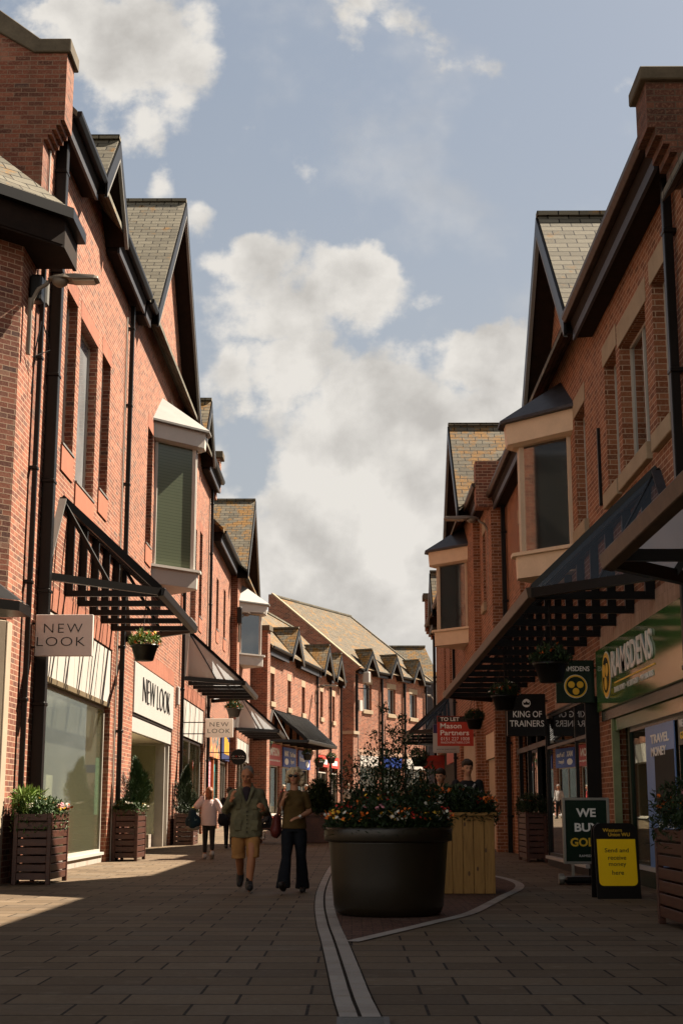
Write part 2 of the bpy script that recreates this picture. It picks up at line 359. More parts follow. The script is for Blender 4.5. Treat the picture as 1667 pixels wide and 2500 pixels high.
def gable_roof(T,c,hw,ze,rise,parent,mat,over=.45,light='lead'):
    """cross gable over the facade: two slated slopes that die into the main slope, ridge tiles, dark bargeboards and verge soffit"""
    m=MB(T); th=.10; k=rise/hw; zr=ze+rise; inn=over-rise
    for sg in (-1,1):
        f=c+sg*(hw+.05)
        P=[(f,over,ze-.05*k),(c,over,zr),(c,inn,zr),(f,over-.05,ze-.05*k)]
        m.pts([(x,o,z+th) for x,o,z in P]+P,[(0,1,2,3),(4,5,6,7),(0,1,5,4)])
    roof=m.build('gable_roof',mat,parent)
    g=MB(T); g.bar((c,over+.03,zr+th+.03),(c,inn,zr+th+.03),.2,.09); g.build('ridge_tiles',M['slate'],roof)
    b=MB(T); s=MB(T); e=MB(T)
    for sg in (-1,1):
        f=c+sg*hw; n=Vector((-sg*rise,0,hw)).normalized()  # unused slope normal, kept for the board offset below
        b.pts([(f,over+.0,ze-.36),(c,over,zr-.36),(c,over,zr+.06),(f,over,ze+.06),(f,over+.05,ze-.36),(c,over+.05,zr-.36),(c,over+.05,zr+.06),(f,over+.05,ze+.06)],
              [(0,1,2,3),(4,5,6,7),(0,1,5,4),(3,2,6,7),(0,3,7,4)])
        e.pts([(f,over+.052,ze-.40),(c,over+.052,zr-.40),(c,over+.052,zr-.33),(f,over+.052,ze-.33),(f,over-.02,ze-.40),(c,over-.02,zr-.40)],[(0,1,2,3),(0,1,5,4)])
        s.pts([(f,over,ze-.34),(c,over,zr-.34),(c,.0,zr-.34),(f,.0,ze-.34)],[(0,1,2,3)])
        s.pts([(f,.004,ze-.34),(c,.004,zr-.34),(c,.004,zr-.1),(f,.004,ze-.1)],[(0,1,2,3)])
    b.build('bargeboard',M['black'],parent); e.build('bargeboard_edge',M[light],parent); s.build('verge_soffit',M['soffit'],parent)
def eaves(T,a,b,ze,parent,over=.42,gutmat='black',h=.40):
    m=MB(T); m.pts([(a,0,ze-h),(b,0,ze-h),(b,over-.14,ze-h-.02),(a,over-.14,ze-h-.02),(a,0,ze-.05),(b,0,ze-.05),(b,over-.05,ze-.05),(a,over-.05,ze-.05)],
          [(0,1,2,3),(4,5,6,7),(2,3,7,6),(0,3,7,4),(1,2,6,5)])
    m.build('eaves_soffit',M['soffit'],parent)
    l=MB(T); l.box(a-.01,b+.01,over-.16,over-.11,ze-h-.06,ze-h+.1); l.build('soffit_edge',M['lead_dark'],parent)
    g=MB(T); P=[(over-.06,ze-.13),(over+.03,ze-.14),(over+.08,ze-.07),(over+.085,ze),(over+.07,ze),(over-.06,ze)]
    g.prism([(a,x,z) for x,z in P],(b-a,0,0)); g.build('gutter',M[gutmat],parent,bevel=.006)
def pipe(T,s,z0,z1,parent,w=.1,o=.09,mat='black'):
    m=MB(T); m.box(s-w/2,s+w/2,o-w/2,o+w/2,z0,z1)
    z=z0+.9
    while z<z1: m.box(s-w/2-.035,s+w/2+.035,0,o+w/2+.012,z,z+.06); z+=1.9
    return m.build('downpipe',M[mat],parent,bevel=.01)
def window(T,parent,a,b,z0,z1,mull=(),sill='stone',lintel=True,fr='frame',gl='pane',dep=.17,name='window'):
    m=MB(T); t=.045
    m.box(a,b,-dep-.06,-dep,z0,z0+t); m.box(a,b,-dep-.06,-dep,z1-t,z1); m.box(a,a+t,-dep-.06,-dep,z0+t,z1-t); m.box(b-t,b,-dep-.06,-dep,z0+t,z1-t)
    for x in mull: m.box(x-t/2,x+t/2,-dep-.055,-dep+.004,z0+t,z1-t)
    f=m.build(name,M[fr],parent)
    g=MB(T); g.box(a+t,b-t,-dep-.045,-dep-.03,z0+t,z1-t); g.build('pane',M[gl],f)
    if sill=='stone': q=MB(T); q.box(a-.08,b+.08,-.15,.09,z0-.26,z0-.002); q.build('sill',M['stone'],f,bevel=.012)
    elif sill=='brick':
        q=MB(T); q.box(a-.02,b+.02,-.1,.045,z0-.04,z0-.004); q.build('sill',M['lead'],f)
        q=MB(T); q.box(a-.03,b+.03,-.1,.028,z0-.52,z0-.042); q.build('apron_panel',M['terracotta'],f)
    if lintel:
        q=MB(T); q.box(a-.1,b+.1,-.1,.012,z1+.003,z1+.36); q.build('lintel',M['stone'] if lintel is True else M[lintel],f)
    return f
def bay(T,parent,s0,w,z0,z1,zr,f=.25,roofm='lead',gl='pane',mat='cream'):
    """oriel with two sides at forty-five degrees"""
    c=s0+w+f/2
    def plan(e,z): return [(s0-e*1.1,0,z),(c-f/2-e*.25,w+e*.75,z),(c+f/2+e*.25,w+e*.75,z),(2*c-s0+e*1.1,0,z)]
    def ring(m,e0,za,e1,zb):
        A=plan(e0,za);B=plan(e1,zb); m.pts(A+B,[(3,2,1,0),(4,5,6,7)]+[(i,i+1,i+5,i+4) for i in range(3)])
    m=MB(T)
    ring(m,.10,z0-.5,.12,z0-.07); ring(m,.24,z0-.066,.24,z0)     # box below and the sill board
    ring(m,.14,z1,.30,z1+.04); ring(m,.30,z1+.044,.34,z1+.46)    # cornice
    P=plan(0,z0)
    for q in P[1:3]: m.box(q[0]-.055,q[0]+.055,q[1]-.11,q[1],z0,z1)
    for q in (P[0],P[3]): sg=1 if q is P[0] else -1; m.box(min(q[0],q[0]+sg*.07),max(q[0],q[0]+sg*.07),.001,.07,z0,z1)
    b=m.build('bay_window',M[mat],parent)
    u=MB(T); A=plan(.10,z0-.505); u.pts([A[0],A[1],A[2],A[3],(c,0.02,z0-.52)],[(0,1,4),(1,2,4),(2,3,4)]); u.build('bay_underside',M[mat],b)
    for i in range(3):
        p=Vector(P[i]);q=Vector(P[i+1]); n=Vector((q.y-p.y,-(q.x-p.x),0)).normalized()*.03
        if i==1: n=Vector((0,-.03,0))
        n=-n if n.y>0 else n
        g=MB(T); zz=Vector((0,0,z1-z0)); d=(q-p).normalized()*.05
        g.pts([tuple(p+d+n),tuple(q-d+n),tuple(q-d+n+zz),tuple(p+d+n+zz)],[(0,1,2,3)]); g.build('pane',M[gl],b)
    r=MB(T); A=plan(.50,z1+.464); A2=plan(.50,z1+.52); ap=(c,0.0,zr)
    r.pts(A+A2+[ap],[(3,2,1,0),(0,1,5,4),(1,2,6,5),(2,3,7,6),(4,5,8),(5,6,8),(6,7,8)]); r.build('bay_roof',M[roofm],b)
    return b
def canopy(T,parent,s0,s1,zb,zt,out=1.8,ins=1.9,ri=1.3,n=5,skin='canopy_glass',gut='black',hipglass=(1,1),flash='lead',ribs=0):
    """wall canopy: trusses of post, tie and rafter, hipped ends, glazed or metal slope, gutter along the front"""
    m=MB(T)
    for s in (s0,s1):
        sg=1 if s==s0 else -1; tip=(s+sg*ins,out,zb); ap=(s+sg*ri,.06,zt)
        m.bar((s,.03,zb),tip,.09,.13); m.bar(ap,tip,.07,.1)
        mid=Vector((s,.03,zb)).lerp(Vector(tip),.55); m.bar(ap,tuple(mid),.045,.07)
    m.bar((s0+ri,.05,zt),(s1-ri,.05,zt),.1,.14)
    b=m.build('canopy',M['black'],parent)
    for i in range(n):
        s=s0+ins+(s1-s0-2*ins)*(i+.15)/max(1,n-.7); q=MB(T); q.box(s-.045,s+.045,.004,.14,zb,zt-.07); q.bar((s,.0,zb-.0),(s,out-.03,zb),.07,.11); q.bar((s,.1,zt-.05),(s,out-.03,zb+.08),.05,.1)
        q.build('truss',M['black'],b)
    g=MB(T); P=[(out-.05,zb-.09),(out+.06,zb-.07),(out+.09,zb+.07),(out-.05,zb+.08)]
    g.prism([(s0+ins-.05,x,z) for x,z in P],(s1-s0-2*ins+.1,0,0)); g.build('gutter',M[gut],b,bevel=.008)
    for s,sg in ((s0,1),(s1,-1)): f=MB(T); f.bar((s+sg*.02,.02,zb+.05),(s+sg*(ri-.05),.02,zt+.02),.03,.22,up=(0,1,0)); f.build('wall_flashing',M[flash],b)
    def sheet(nm,*P):
        q=MB(T); q.poly(*[(a,o,z+.07) for a,o,z in P]); q.build(nm,M[skin],b)
    A0=(s0+ri,.05,zt);A1=(s1-ri,.05,zt);B0=(s0+ins,out,zb);B1=(s1-ins,out,zb)
    sheet('roof_sheet',A0,A1,B1,B0)
    hs=skin; skin='hip_glass' if skin=='canopy_glass' else skin
    if hipglass[0]: sheet('hip_sheet',(s0,.03,zb),A0,B0)
    if hipglass[1]: sheet('hip_sheet',(s1,.03,zb),A1,B1)
    q=MB(T); N=max(3,int((s1-s0-2*ins)/.85)) if not ribs else ribs
    for i in range(N+1):
        t=i/N; a=Vector(A0).lerp(Vector(A1),t); c=Vector(B0).lerp(Vector(B1),t); up=Vector((0,0,.09)); q.bar(tuple(a+up),tuple(c+up),.04,.05)
    q.build('glazing_bars',M['black'],b)
    return b
# ------------------------------------------------------------------ the ground
def gz(y): return 0.0 if y<38 else (y-38)*.0185 if y<110 else 72*.0185
V3=lambda a,b,c: Vector((a,b,c))
def ground():
    m=MB(); ys=[-30,0,10,20,30,38,50,65,80,95,110,140,300,900]; xs=[-400,-60,-12,-6,0,6,12,60,400]
    V=[(x,y,gz(y)) for y in ys for x in xs]; n=len(xs)
    m.pts(V,[(j*n+i,j*n+i+1,(j+1)*n+i+1,(j+1)*n+i) for j in range(len(ys)-1) for i in range(n-1)])
    mt,k,b=base_mat('sandstone_paving'); v=uvs(k)
    col,fac=brick_nodes(k,v,.68,.46,.010,.37,.15)
    # second layer of joints breaks the regular length of the slabs
    n=k.noise(v,1.3,6,.6); n2=k.noise(v,22,6,.65); n3=k.noise(v,.25,4); n4=k.noise(v,4.5,5,.6)
    c=k.ramp(col,[(0,(.100,.068,.041)),(.3,(.125,.086,.051)),(.65,(.150,.105,.064)),(.9,(.172,.123,.078)),(1,(.122,.094,.066))])
    c=k.mix(k.math('MULTIPLY',k.smooth(n2,.4,.75),.35),c,(.12,.093,.067)); c=k.mix(k.math('MULTIPLY',k.smooth(n,.45,.7),.3),c,(.13,.105,.08))
    c=k.mix(k.math('MULTIPLY',k.smooth(n4,.55,.72),.25),c,(.27,.225,.17))
    vor=k.new('ShaderNodeTexVoronoi',feature='DISTANCE_TO_EDGE'); vor.inputs['Scale'].default_value=1
    sp=k.new('ShaderNodeTexVoronoi'); k.l.new(v,sp.inputs['Vector']); sp.inputs['Scale'].default_value=3.5
    c=k.mix(k.math('MULTIPLY',k.math('LESS_THAN',sp.outputs['Distance'],.045),.55),c,(.05,.04,.033))
    gum=k.new('ShaderNodeTexVoronoi'); k.l.new(v,gum.inputs['Vector']); gum.inputs['Scale'].default_value=6.5
    c=k.mix(k.math('MULTIPLY',k.math('LESS_THAN',gum.outputs['Distance'],.07),.35),c,(.24,.20,.16)); big=k.noise(v,.45,6,.7)
    c=k.mix(k.math('MULTIPLY',k.smooth(big,.5,.68),.38),c,(.07,.05,.033))
    spv=k.new('ShaderNodeSeparateXYZ'); k.l.new(v,spv.inputs[0]); fr=k.math('FRACT',k.math('DIVIDE',spv.outputs[1],.46)); row=k.math('MAXIMUM',k.math('LESS_THAN',fr,.028),k.math('GREATER_THAN',fr,.972)); fac=k.math('MAXIMUM',fac,k.math('MULTIPLY',row,.92))
    c=k.mix(fac,c,(.014,.009,.006)); k.l.new(c,b.inputs['Base Color'])
    k.l.new(k.ramp(n2,[(.3,.7),(.7,.9)]),b.inputs['Roughness']); b.inputs['Specular IOR Level'].default_value=.18
    h=k.math('SUBTRACT',k.math('ADD',k.math('MULTIPLY',n2,.25),k.math('MULTIPLY',col,.12)),fac); bump(k,b,h,.5,.012)
    o=m.build('paving',mt); o['kind']='structure'
    for p in o.data.polygons: 
        pass
    # pale granite drainage channel: two bands of setts that curve past the planter
    Lp=[(-.13,6.0),(-.135,7.9),(-.15,8.3),(-.33,10.2),(-.45,11.6),(-.60,13.2),(-.78,15.2),(-.90,17.3),(-.93,19.6),(-.90,21.5),(-.82,23.6),(-.62,26.6),(-.35,30),(.1,34),(.7,38),(1.4,42)]
    mt,k,b=base_mat('pale_granite_setts'); v=uvs(k); col,fac=brick_nodes(k,v,.30,.26,.006,.3); n2=k.noise(v,30,6,.7); n=k.noise(v,2,4)
    c=k.ramp(col,[(0,(.34,.30,.26)),(1,(.42,.375,.33))]); c=k.mix(k.math('MULTIPLY',n2,.3),c,(.2,.17,.14)); c=k.mix(k.math('MULTIPLY',k.smooth(n,.5,.7),.3),c,(.18,.15,.125)); k.l.new(c,b.inputs['Base Color']); b.inputs['Roughness'].default_value=.8; b.inputs['Specular IOR Level'].default_value=.2; bump(k,b,n2,.3,.01)
    global M; M['setts']=mt
    # smooth the centre line
    def cr(P,n=8):
        out=[]
        for i in range(len(P)-1):
            p0=P[max(i-1,0)];p1=P[i];p2=P[i+1];p3=P[min(i+2,len(P)-1)]
            for j in range(n):
                t=j/n; out.append(tuple(.5*((2*b)+(-a+c)*t+(2*a-5*b+4*c-d)*t*t+(-a+3*b-3*c+d)*t**3) for a,b,c,d in zip(p0,p1,p2,p3)))
        return out+[P[-1]]
    cl=cr(CH)
    import bisect
    D=[0]
    for p,q in zip(cl,cl[1:]): D.append(D[-1]+math.hypot(q[0]-p[0],q[1]-p[1]))
    def at(d):
        i=min(max(bisect.bisect(D,d)-1,0),len(cl)-2); t=(d-D[i])/(D[i+1]-D[i]); p,q=cl[i],cl[i+1]
        dd=Vector((q[0]-p[0],q[1]-p[1],0)).normalized(); return Vector((p[0]+(q[0]-p[0])*t,p[1]+(q[1]-p[1])*t,0)),Vector((dd.y,-dd.x,0))
    rs=random.Random(4)
    for o0,o1 in ((-.112,-.012),(.012,.112)):
        m=MB(); d=0
        while d<D[-1]-.4:
            L=rs.uniform(.17,.27); p,n=at(d+.004); q,n2_=at(d+L-.004); z=gz(p.y)+rs.uniform(.006,.011)
            m.pts([tuple(p+n*o0+V3(0,0,z)),tuple(p+n*o1+V3(0,0,z)),tuple(q+n2_*o1+V3(0,0,z)),tuple(q+n2_*o0+V3(0,0,z)),tuple(p+n*o0+V3(0,0,z-.04)),tuple(p+n*o1+V3(0,0,z-.04)),tuple(q+n2_*o1+V3(0,0,z-.04)),tuple(q+n2_*o0+V3(0,0,z-.04))],[(0,1,2,3),(0,1,5,4),(1,2,6,5),(2,3,7,6),(3,0,4,7)]); d+=L
        q=m.build('channel_setts',mt); q['kind']='structure'
    m=MB(); P=[]
    for i,(x,y) in enumerate(cl):
        a=cl[max(i-1,0)];c2=cl[min(i+1,len(cl)-1)]; d=Vector((c2[0]-a[0],c2[1]-a[1],0)).normalized(); nn=Vector((d.y,-d.x,0)); P+=[(x+nn.x*-.125,y+nn.y*-.125,gz(y)+.003),(x+nn.x*.125,y+nn.y*.125,gz(y)+.003)]
    m.pts(P,[(2*i,2*i+1,2*i+3,2*i+2) for i in range(len(cl)-1)]); q=m.build('channel_slot',plain('dark_joint',(.02,.015,.011),.95,0,.2,8,0,.1)); q['kind']='structure'
    # dark brick patch round the planters with a pale kerb strip
    ED=[(.0,12.7),(.62,14.3),(.88,15.0),(1.09,15.5),(1.34,16.3),(1.70,17.9),(1.98,19.2),(2.38,21),(2.55,22.8),(2.4,25),(1.9,27),(.6,28.6)]
    ed=cr(ED,6); left=[(x+.118,y) for x,y in cl if 12.75<y<28.6]
    m=MB(); m.poly(*[(x,y,.004) for x,y in left[::-1]+ed]); mt2=brick_mat('dark_block_paving',[(0,(.05,.025,.018)),(.5,(.085,.04,.028)),(1,(.11,.055,.038))],mortar=(.02,.015,.012),bw=.2,rh=.1,ms=.006)
    q=m.build('block_paving',mt2); q['kind']='structure'
    m=MB(); P=[]
    for i,(x,y) in enumerate(ed):
        a=ed[max(i-1,0)];c2=ed[min(i+1,len(ed)-1)]; d=Vector((c2[0]-a[0],c2[1]-a[1],0)).normalized(); nn=Vector((d.y,-d.x,0))*.065; P+=[(x-nn.x,y-nn.y,.009),(x+nn.x,y+nn.y,.009)]
    m.pts(P,[(2*i,2*i+1,2*i+3,2*i+2) for i in range(len(ed)-1)]); q=m.build('kerb_strip',mt); q['kind']='structure'
CH=[(.13,5.5),(.09,7),(.05,8.1),(.0,9.1),(-.06,10.6),(-.15,12.8),(-.235,14.7),(-.33,17.8),(-.37,21.5),(-.33,28.7),(-.2,36),(0,44)]
ground()
# metal grating at the near end of the channel
g=thing('drain_grating','square metal drain grating set in the pale channel at the bottom of the picture','drain',(.06,7.85,0))
m=MB(); m.box(-.08,.20,7.62,7.65,.0,.022); m.box(-.08,.20,8.05,8.08,0,.022); m.box(-.08,-.05,7.65,8.05,0,.022); m.box(.17,.20,7.65,8.05,0,.022); m.build('grating_frame',plain('worn_steel',(.10,.095,.09),.6,.3),g)
m=MB()
for i in range(12): m.box(-.05,.17,7.66+i*.0325,7.68+i*.0325,.002,.02)
m.build('grating_bars',M['black'],g)

# ------------------------------------------------------------------ left side of the street
def room(T,parent,a,b,z0,z1,depth,mat='room'):
    m=MB(T); d=-depth
    m.poly((a,d,z0),(b,d,z0),(b,d,z1),(a,d,z1)); m.poly((a,-.1,z0),(a,d,z0),(a,d,z1),(a,-.1,z1)); m.poly((b,-.1,z0),(b,d,z0),(b,d,z1),(b,-.1,z1)); m.poly((a,-.1,z1),(b,-.1,z1),(b,d,z1),(a,d,z1))
    o=m.build('shop_interior',M[mat],parent); m=MB(T); m.poly((a,-.1,z0),(b,-.1,z0),(b,d,z0),(a,d,z0)); m.build('shop_floor',M['room_floor'],o); return o
def boards(T,parent,a,b,z0,z1,o=.0,step=.9,mat='white',name='fascia_panel',th=.04):
    m=MB(T); n=max(1,round((b-a)/step)); w=(b-a)/n
    for i in range(n): m.box(a+i*w+.008,a+(i+1)*w-.008,o-th,o,z0,z1)
    f=m.build(name,M[mat],parent); q=MB(T); q.box(a,b,o-th-.05,o-th+.02,z0,z1); q.build('fascia_backing',M['soffit'],f); return f
def shopfront(T,parent,a,b,z0,zg,mull=(),fr='frame',riser='tile_w',gl='glass',zr=.22,o=-.1,transom=None):
    m=MB(T); t=.06
    m.box(a,b,o-.06,o,z0+zr,z0+zr+t); m.box(a,b,o-.06,o,zg-t,zg); m.box(a,a+t,o-.06,o,z0+zr+t,zg-t); m.box(b-t,b,o-.06,o,z0+zr+t,zg-t)
    for x in mull: m.box(x-.02,x+.02,o-.055,o+.003,z0+zr+t,zg-t)
    if transom: m.box(a+t,b-t,o-.05,o-.003,transom-.03,transom+.03)
    f=m.build('shop_window',M[fr],parent); q=MB(T); q.box(a+t,b-t,o-.04,o-.028,z0+zr+t,zg-t); q.build('pane',M[gl],f)
    q=MB(T); q.box(a,b,o-.06,o+.04,z0-.05,z0+zr-.06); q.build('stall_riser',M[riser],f); q=MB(T); q.box(a,b,o-.06,o+.09,z0+zr-.058,z0+zr-.002); q.build('sill',M['white2'],f); return f
black_letters=plain('black_lettering',(.02,.019,.018),.4,0,.1)
def left_a():
    T=LF(-5.3); ze=13.35
    b=thing('brick_building','tall red brick building over the white boarded cloth shop, nearest on the left','building',(-5.3,38,0))
    ops=[(24.05,31.5,-.1,4.57),(34.7,42.5,-.1,4.70),(44.6,51.6,-.1,4.57)]
    W=[(25.2,26.25,7.70,10.68,()),(26.6,28.5,7.30,10.60,(27.25,)),(29.05,30.1,7.72,10.68,()),(35.95,36.95,7.86,10.93,()),(43.9,44.75,7.7,10.8,()),(46.4,48.1,7.3,10.5,(47.0,)),(49.05,49.95,7.7,10.7,())]
    G=[(27.55,1.35,1.4),(39.05,5.15,5.15),(47.5,1.55,1.55)]
    w=wall(T,23.3,53.0,-.2,ze,ops+[x[:4] for x in W],gables=G,back=10); w.build('wall',M['brick'],b)
    main_roof(T,23.4,53.0,ze,4.6,b,M['slate'],endwall=None)
    for (c,hw,r),mt in zip(G,('slate','slate','slate_o')): gable_roof(T,c,hw,ze,r,b,M[mt])
    for a,c in ((23.42,26.2),(28.95,32.75),(33.0,33.8),(44.3,45.85),(49.15,52.9)): eaves(T,a,c,ze,b)
    for a,c,z0,z1,mu in W: window(T,b,a,c,z0,z1,mu,sill='brick',lintel=False,gl='pane' if c-a<1.5 else 'pane_pale')
    for a,c,_,_,_ in W: q=MB(T); z1=[x[3] for x in W if x[0]==a][0]; q.box(a-.05,c+.05,-.02,.006,z1+.002,z1+.34); q.build('brick_arch',M['soldier'],b)
    bay(T,b,37.4,1.0,7.5,10.9,12.45,gl='pane_green',roofm='lead',mat='white')
    for s in (23.8,): pipe(T,s,0,12.9,b,.19,.12)
    for s in (32.3,44.05,52.2): pipe(T,s,0,12.9,b,.1,.1)
    pipe(T,22.8,0,10.2,b,.08,.09)
    for s in (23.15,31.95,52.0): q=MB(T); q.tube([(s,.03,0),(s,.03,12.5)],.018,6); q.build('cable',M['frame'],b)
    q=MB(T); q.box(40.35,41.0,0,.03,11.9,12.9) ; q.build('wall_plaque',M['stone_w'],b)
    # soldier course above the shops
    for a,c,z in ((24.0,31.6,4.57),(34.6,42.6,4.70),(44.5,51.7,4.57)): q=MB(T); q.box(a,c,-.2,.008,z+.003,z+.42); q.build('soldier_course',M['soldier'],b)
    # shop 1: boarded fascia and big display window
    boards(T,b,24.1,31.45,3.40,4.55,-.02,.82)
    q=MB(T); q.box(24.1,31.45,-.14,.0,3.30,3.395); q.build('fascia_drip',plain('bronze_trim',(.16,.12,.07),.5),b)
    shopfront(T,b,24.1,31.35,0,3.29,(),gl='glass_veil')
    q=MB(T); q.box(30.3,30.34,-1.2,-1.16,.1,3.2); q.build('window_pole',M['black'],b)
    room(T,b,24.1,31.35,.25,3.3,2.4,'room_l')
    q=MB(T); q.box(27.0,27.6,-.9,-.4,.25,1.75); p_=q.build('display_plinth',M['white_sign2'],b); q=MB(T); q.ell((27.2,-.65,1.82),(.14,.07,.07),12,8); q.ell((27.45,-.65,1.82),(.12,.07,.06),12,8); q.build('shoes',M['cream_d2'],p_)
    q=MB(T); q.lathe((27.9,-.7,.25),[(.30,0),(.22,.25),(.10,.7),(.03,.95)],14); q.build('red_garment',M['red_cloth'],b)
    q=MB(T); q.box(30.85,31.25,-.17,-.165,1.0,2.2); q.build('window_sticker',plain('aqua_sticker',(.18,.36,.32)),b)
    q=MB(T); q.box(24.1,31.3,-2.35,-2.3,.25,3.2); q.build('back_panel',M['room_l'],b)
    for s_ in (25.2,26.6,28.4): q=MB(T); q.ell((s_,-1.5,1.55),(.17,.11,.32),12,8); q.tube([(s_,-1.5,.3),(s_,-1.5,1.3)],.02,6); q.build('dress_form',M['cream_d2'],b)
    # shop 2: sign panel and recessed entrance
    p=MB(T); p.box(34.75,42.45,-.08,.03,3.42,4.66); f=p.build('sign_panel',M['white2'],b,bevel=.01)
    text('lettering','NEW LOOK',black_letters,f,T,36.1,3.78,5.4,.62,o=.034,depth=.02,bold=-.030)
    q=MB(T); q.box(34.72,42.48,-.14,.0,3.35,3.415); q.build('fascia_drip',M['soffit'],b)
    q=MB(T); q.box(34.78,42.42,-.10,-.02,2.98,3.345); q.build('transom_panel',M['white2'],b)
    m=MB(T); m.poly((34.8,-.1,0.01),(42.4,-.1,.01),(42.4,-2.2,.01),(34.8,-2.2,.01)); m.poly((34.8,-.1,2.97),(42.4,-.1,2.97),(42.4,-2.2,2.97),(34.8,-2.2,2.97)); m.poly((34.8,-2.2,0),(42.4,-2.2,0),(42.4,-2.2,3),(34.8,-2.2,3)); m.poly((42.4,-.1,0),(42.4,-2.2,0),(42.4,-2.2,3),(42.4,-.1,3)); m.poly((34.8,-.1,0),(34.8,-2.2,0),(34.8,-2.2,3),(34.8,-.1,3)); m.build('entrance_lobby',M['room'],b)
    [MB(T).box(*d_).build('door_frame',M['frame'],b) for d_ in ((41.7,41.8,-1.9,-.1,0,2.97),(42.25,42.4,-.16,-.06,0,2.97),(34.8,34.9,-.16,-.06,0,2.97))]
    q=MB(T); q.box(41.0,41.7,-2.1,-.4,.02,.42); q.build('tiled_plinth',M['tile_w'],b)
    q=MB(T); q.box(41.2,41.23,-1.9,-.3,.42,2.9); q.build('door_pane',M['glass'],b)
    # shop 3
    boards(T,b,44.65,51.55,3.40,4.55,-.02,.82); shopfront(T,b,44.7,51.5,0,3.36,(48.0,)); room(T,b,44.7,51.5,.02,3.36,3)
    canopy(T,b,24.0,33.4,5.03,6.62,1.8,1.9,1.3,5,hipglass=(0,0)); canopy(T,b,44.5,54.2,5.12,6.7,1.8,1.8,1.0,5)
    # alarm box and small fittings
    q=MB(T); q.box(43.2,43.5,.0,.09,4.2,4.75); q.build('alarm_box',M['white2'],b,bevel=.02)
    return b
def left_b():
    T=LF(-5.3); ze=11.65
    b=thing('brick_building','lower red brick building above the orange mural, pink shutter and teal door','building',(-5.3,57.6,0))
    z=gz(57); W=[(55.45,56.35,8.05,10.08),(58.65,59.55,8.08,10.12)]
    ops=[(53.4,57.4,z-.2,4.35),(58.2,61.7,z-.2,4.35)]
    w=wall(T,53.0,62.2,-.2,ze,ops+W,back=9,ends=(0,1)); w.build('wall',M['brick'],b)
    main_roof(T,53.4,62.6,ze,3.6,b,M['slate_l'])
    eaves(T,53.9,62.6,ze,b)
    for a,c,z0,z1 in W: window(T,b,a,c,z0,z1,(),sill='brick',lintel=False)
    q=MB(T); q.box(53.5,57.3,-.1,.05,3.05,4.5); f=q.build('mural_panel',M['mural'],b)
    q=MB(T); q.box(53.6,55.2,-.2,-.08,z,3.0); q.build('roller_shutter',M['shutter'],b)
    q=MB(T); q.box(55.3,55.45,-.16,.02,z,3.04); q.build('door_post',plain('orange_paint',(.45,.14,.04)),b)
    q=MB(T); q.box(55.6,57.2,-.22,-.1,z,3.0); d=q.build('door',M['teal'],b)
    q=MB(T)
    for x in (55.72,56.55):
        for z0,z1 in ((z+.15,z+.9),(z+1.0,z+2.2)): q.box(x,x+.5,-.1,-.085,z0,z1)
    q.build('door_panels',plain('deep_teal_paint',(.01,.10,.10),.4),d)
    q=MB(T); q.box(58.2,61.8,-.1,.07,3.1,4.4); f=q.build('sign_panel',plain('navy_sign',(.02,.03,.10),.4),b)
    am=plain('amber_lettering',(.6,.28,.02),.5)
    for i,(h0,h1) in enumerate(((3.35,4.2),(3.35,4.1),(3.35,4.0),(3.35,3.9))): q=MB(T); q.box(59.2+i*.6,59.72+i*.6,.072,.08,h0,h1); q.build('amber_mark',am,f)
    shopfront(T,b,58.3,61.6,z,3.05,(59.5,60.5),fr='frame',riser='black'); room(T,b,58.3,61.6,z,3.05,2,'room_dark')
    # kneeler where the taller building ends
    q=MB(T); q.box(52.7,53.3,-1.2,.30,13.0,14.25); q.box(52.75,53.25,-1.1,.16,12.7,13.0); q.box(52.8,53.2,-1.1,.04,12.4,12.7); k=q.build('parapet',M['brick_grey'],b)
    q=MB(T); q.box(52.6,53.4,-1.3,.42,14.25,14.5); q.build('coping',M['coping'],k,bevel=.02)
def left_c():
    T=LF(-5.0); ze=11.35
    b=thing('brick_building','red brick gabled building with the smaller, farther pale bay window on the left','building',(-5.0,66.7,gz(66)))
    W=[(75.5,75.9,7,9)]
    w=wall(T,62.2,71.6,-.2,ze,[(63,70.5,gz(66)-.2,4.2)],gables=[(65.9,4.4,4.0)],back=9); w.build('wall',M['brick'],b)
    main_roof(T,62.3,71.6,ze,3.4,b,M['slate_l'],endwall=(71.5,)); gable_roof(T,65.9,4.4,ze,4.0,b,M['slate_l'])
    bay(T,b,63.6,.9,7.95,9.75,11.2,gl='pane',mat='white')
    canopy(T,b,61.9,71.3,4.5,6.0,1.75,1.8,1.2,4)
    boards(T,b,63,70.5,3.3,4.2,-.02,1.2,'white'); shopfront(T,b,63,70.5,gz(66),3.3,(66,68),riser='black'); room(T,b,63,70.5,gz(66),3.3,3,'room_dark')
    q=MB(T); q.box(61.9,62.3,.0,.2,9.1,9.8); q.build('alarm_box',M['black'],b,bevel=.02)
    q=MB(T); q.box(71.55,72.05,-1.0,.25,9.0,9.95); q.build('pier',M['brick_grey'],b); q=MB(T); q.box(71.5,72.1,-1.1,.33,9.95,10.2); q.build('coping',M['coping'],b)
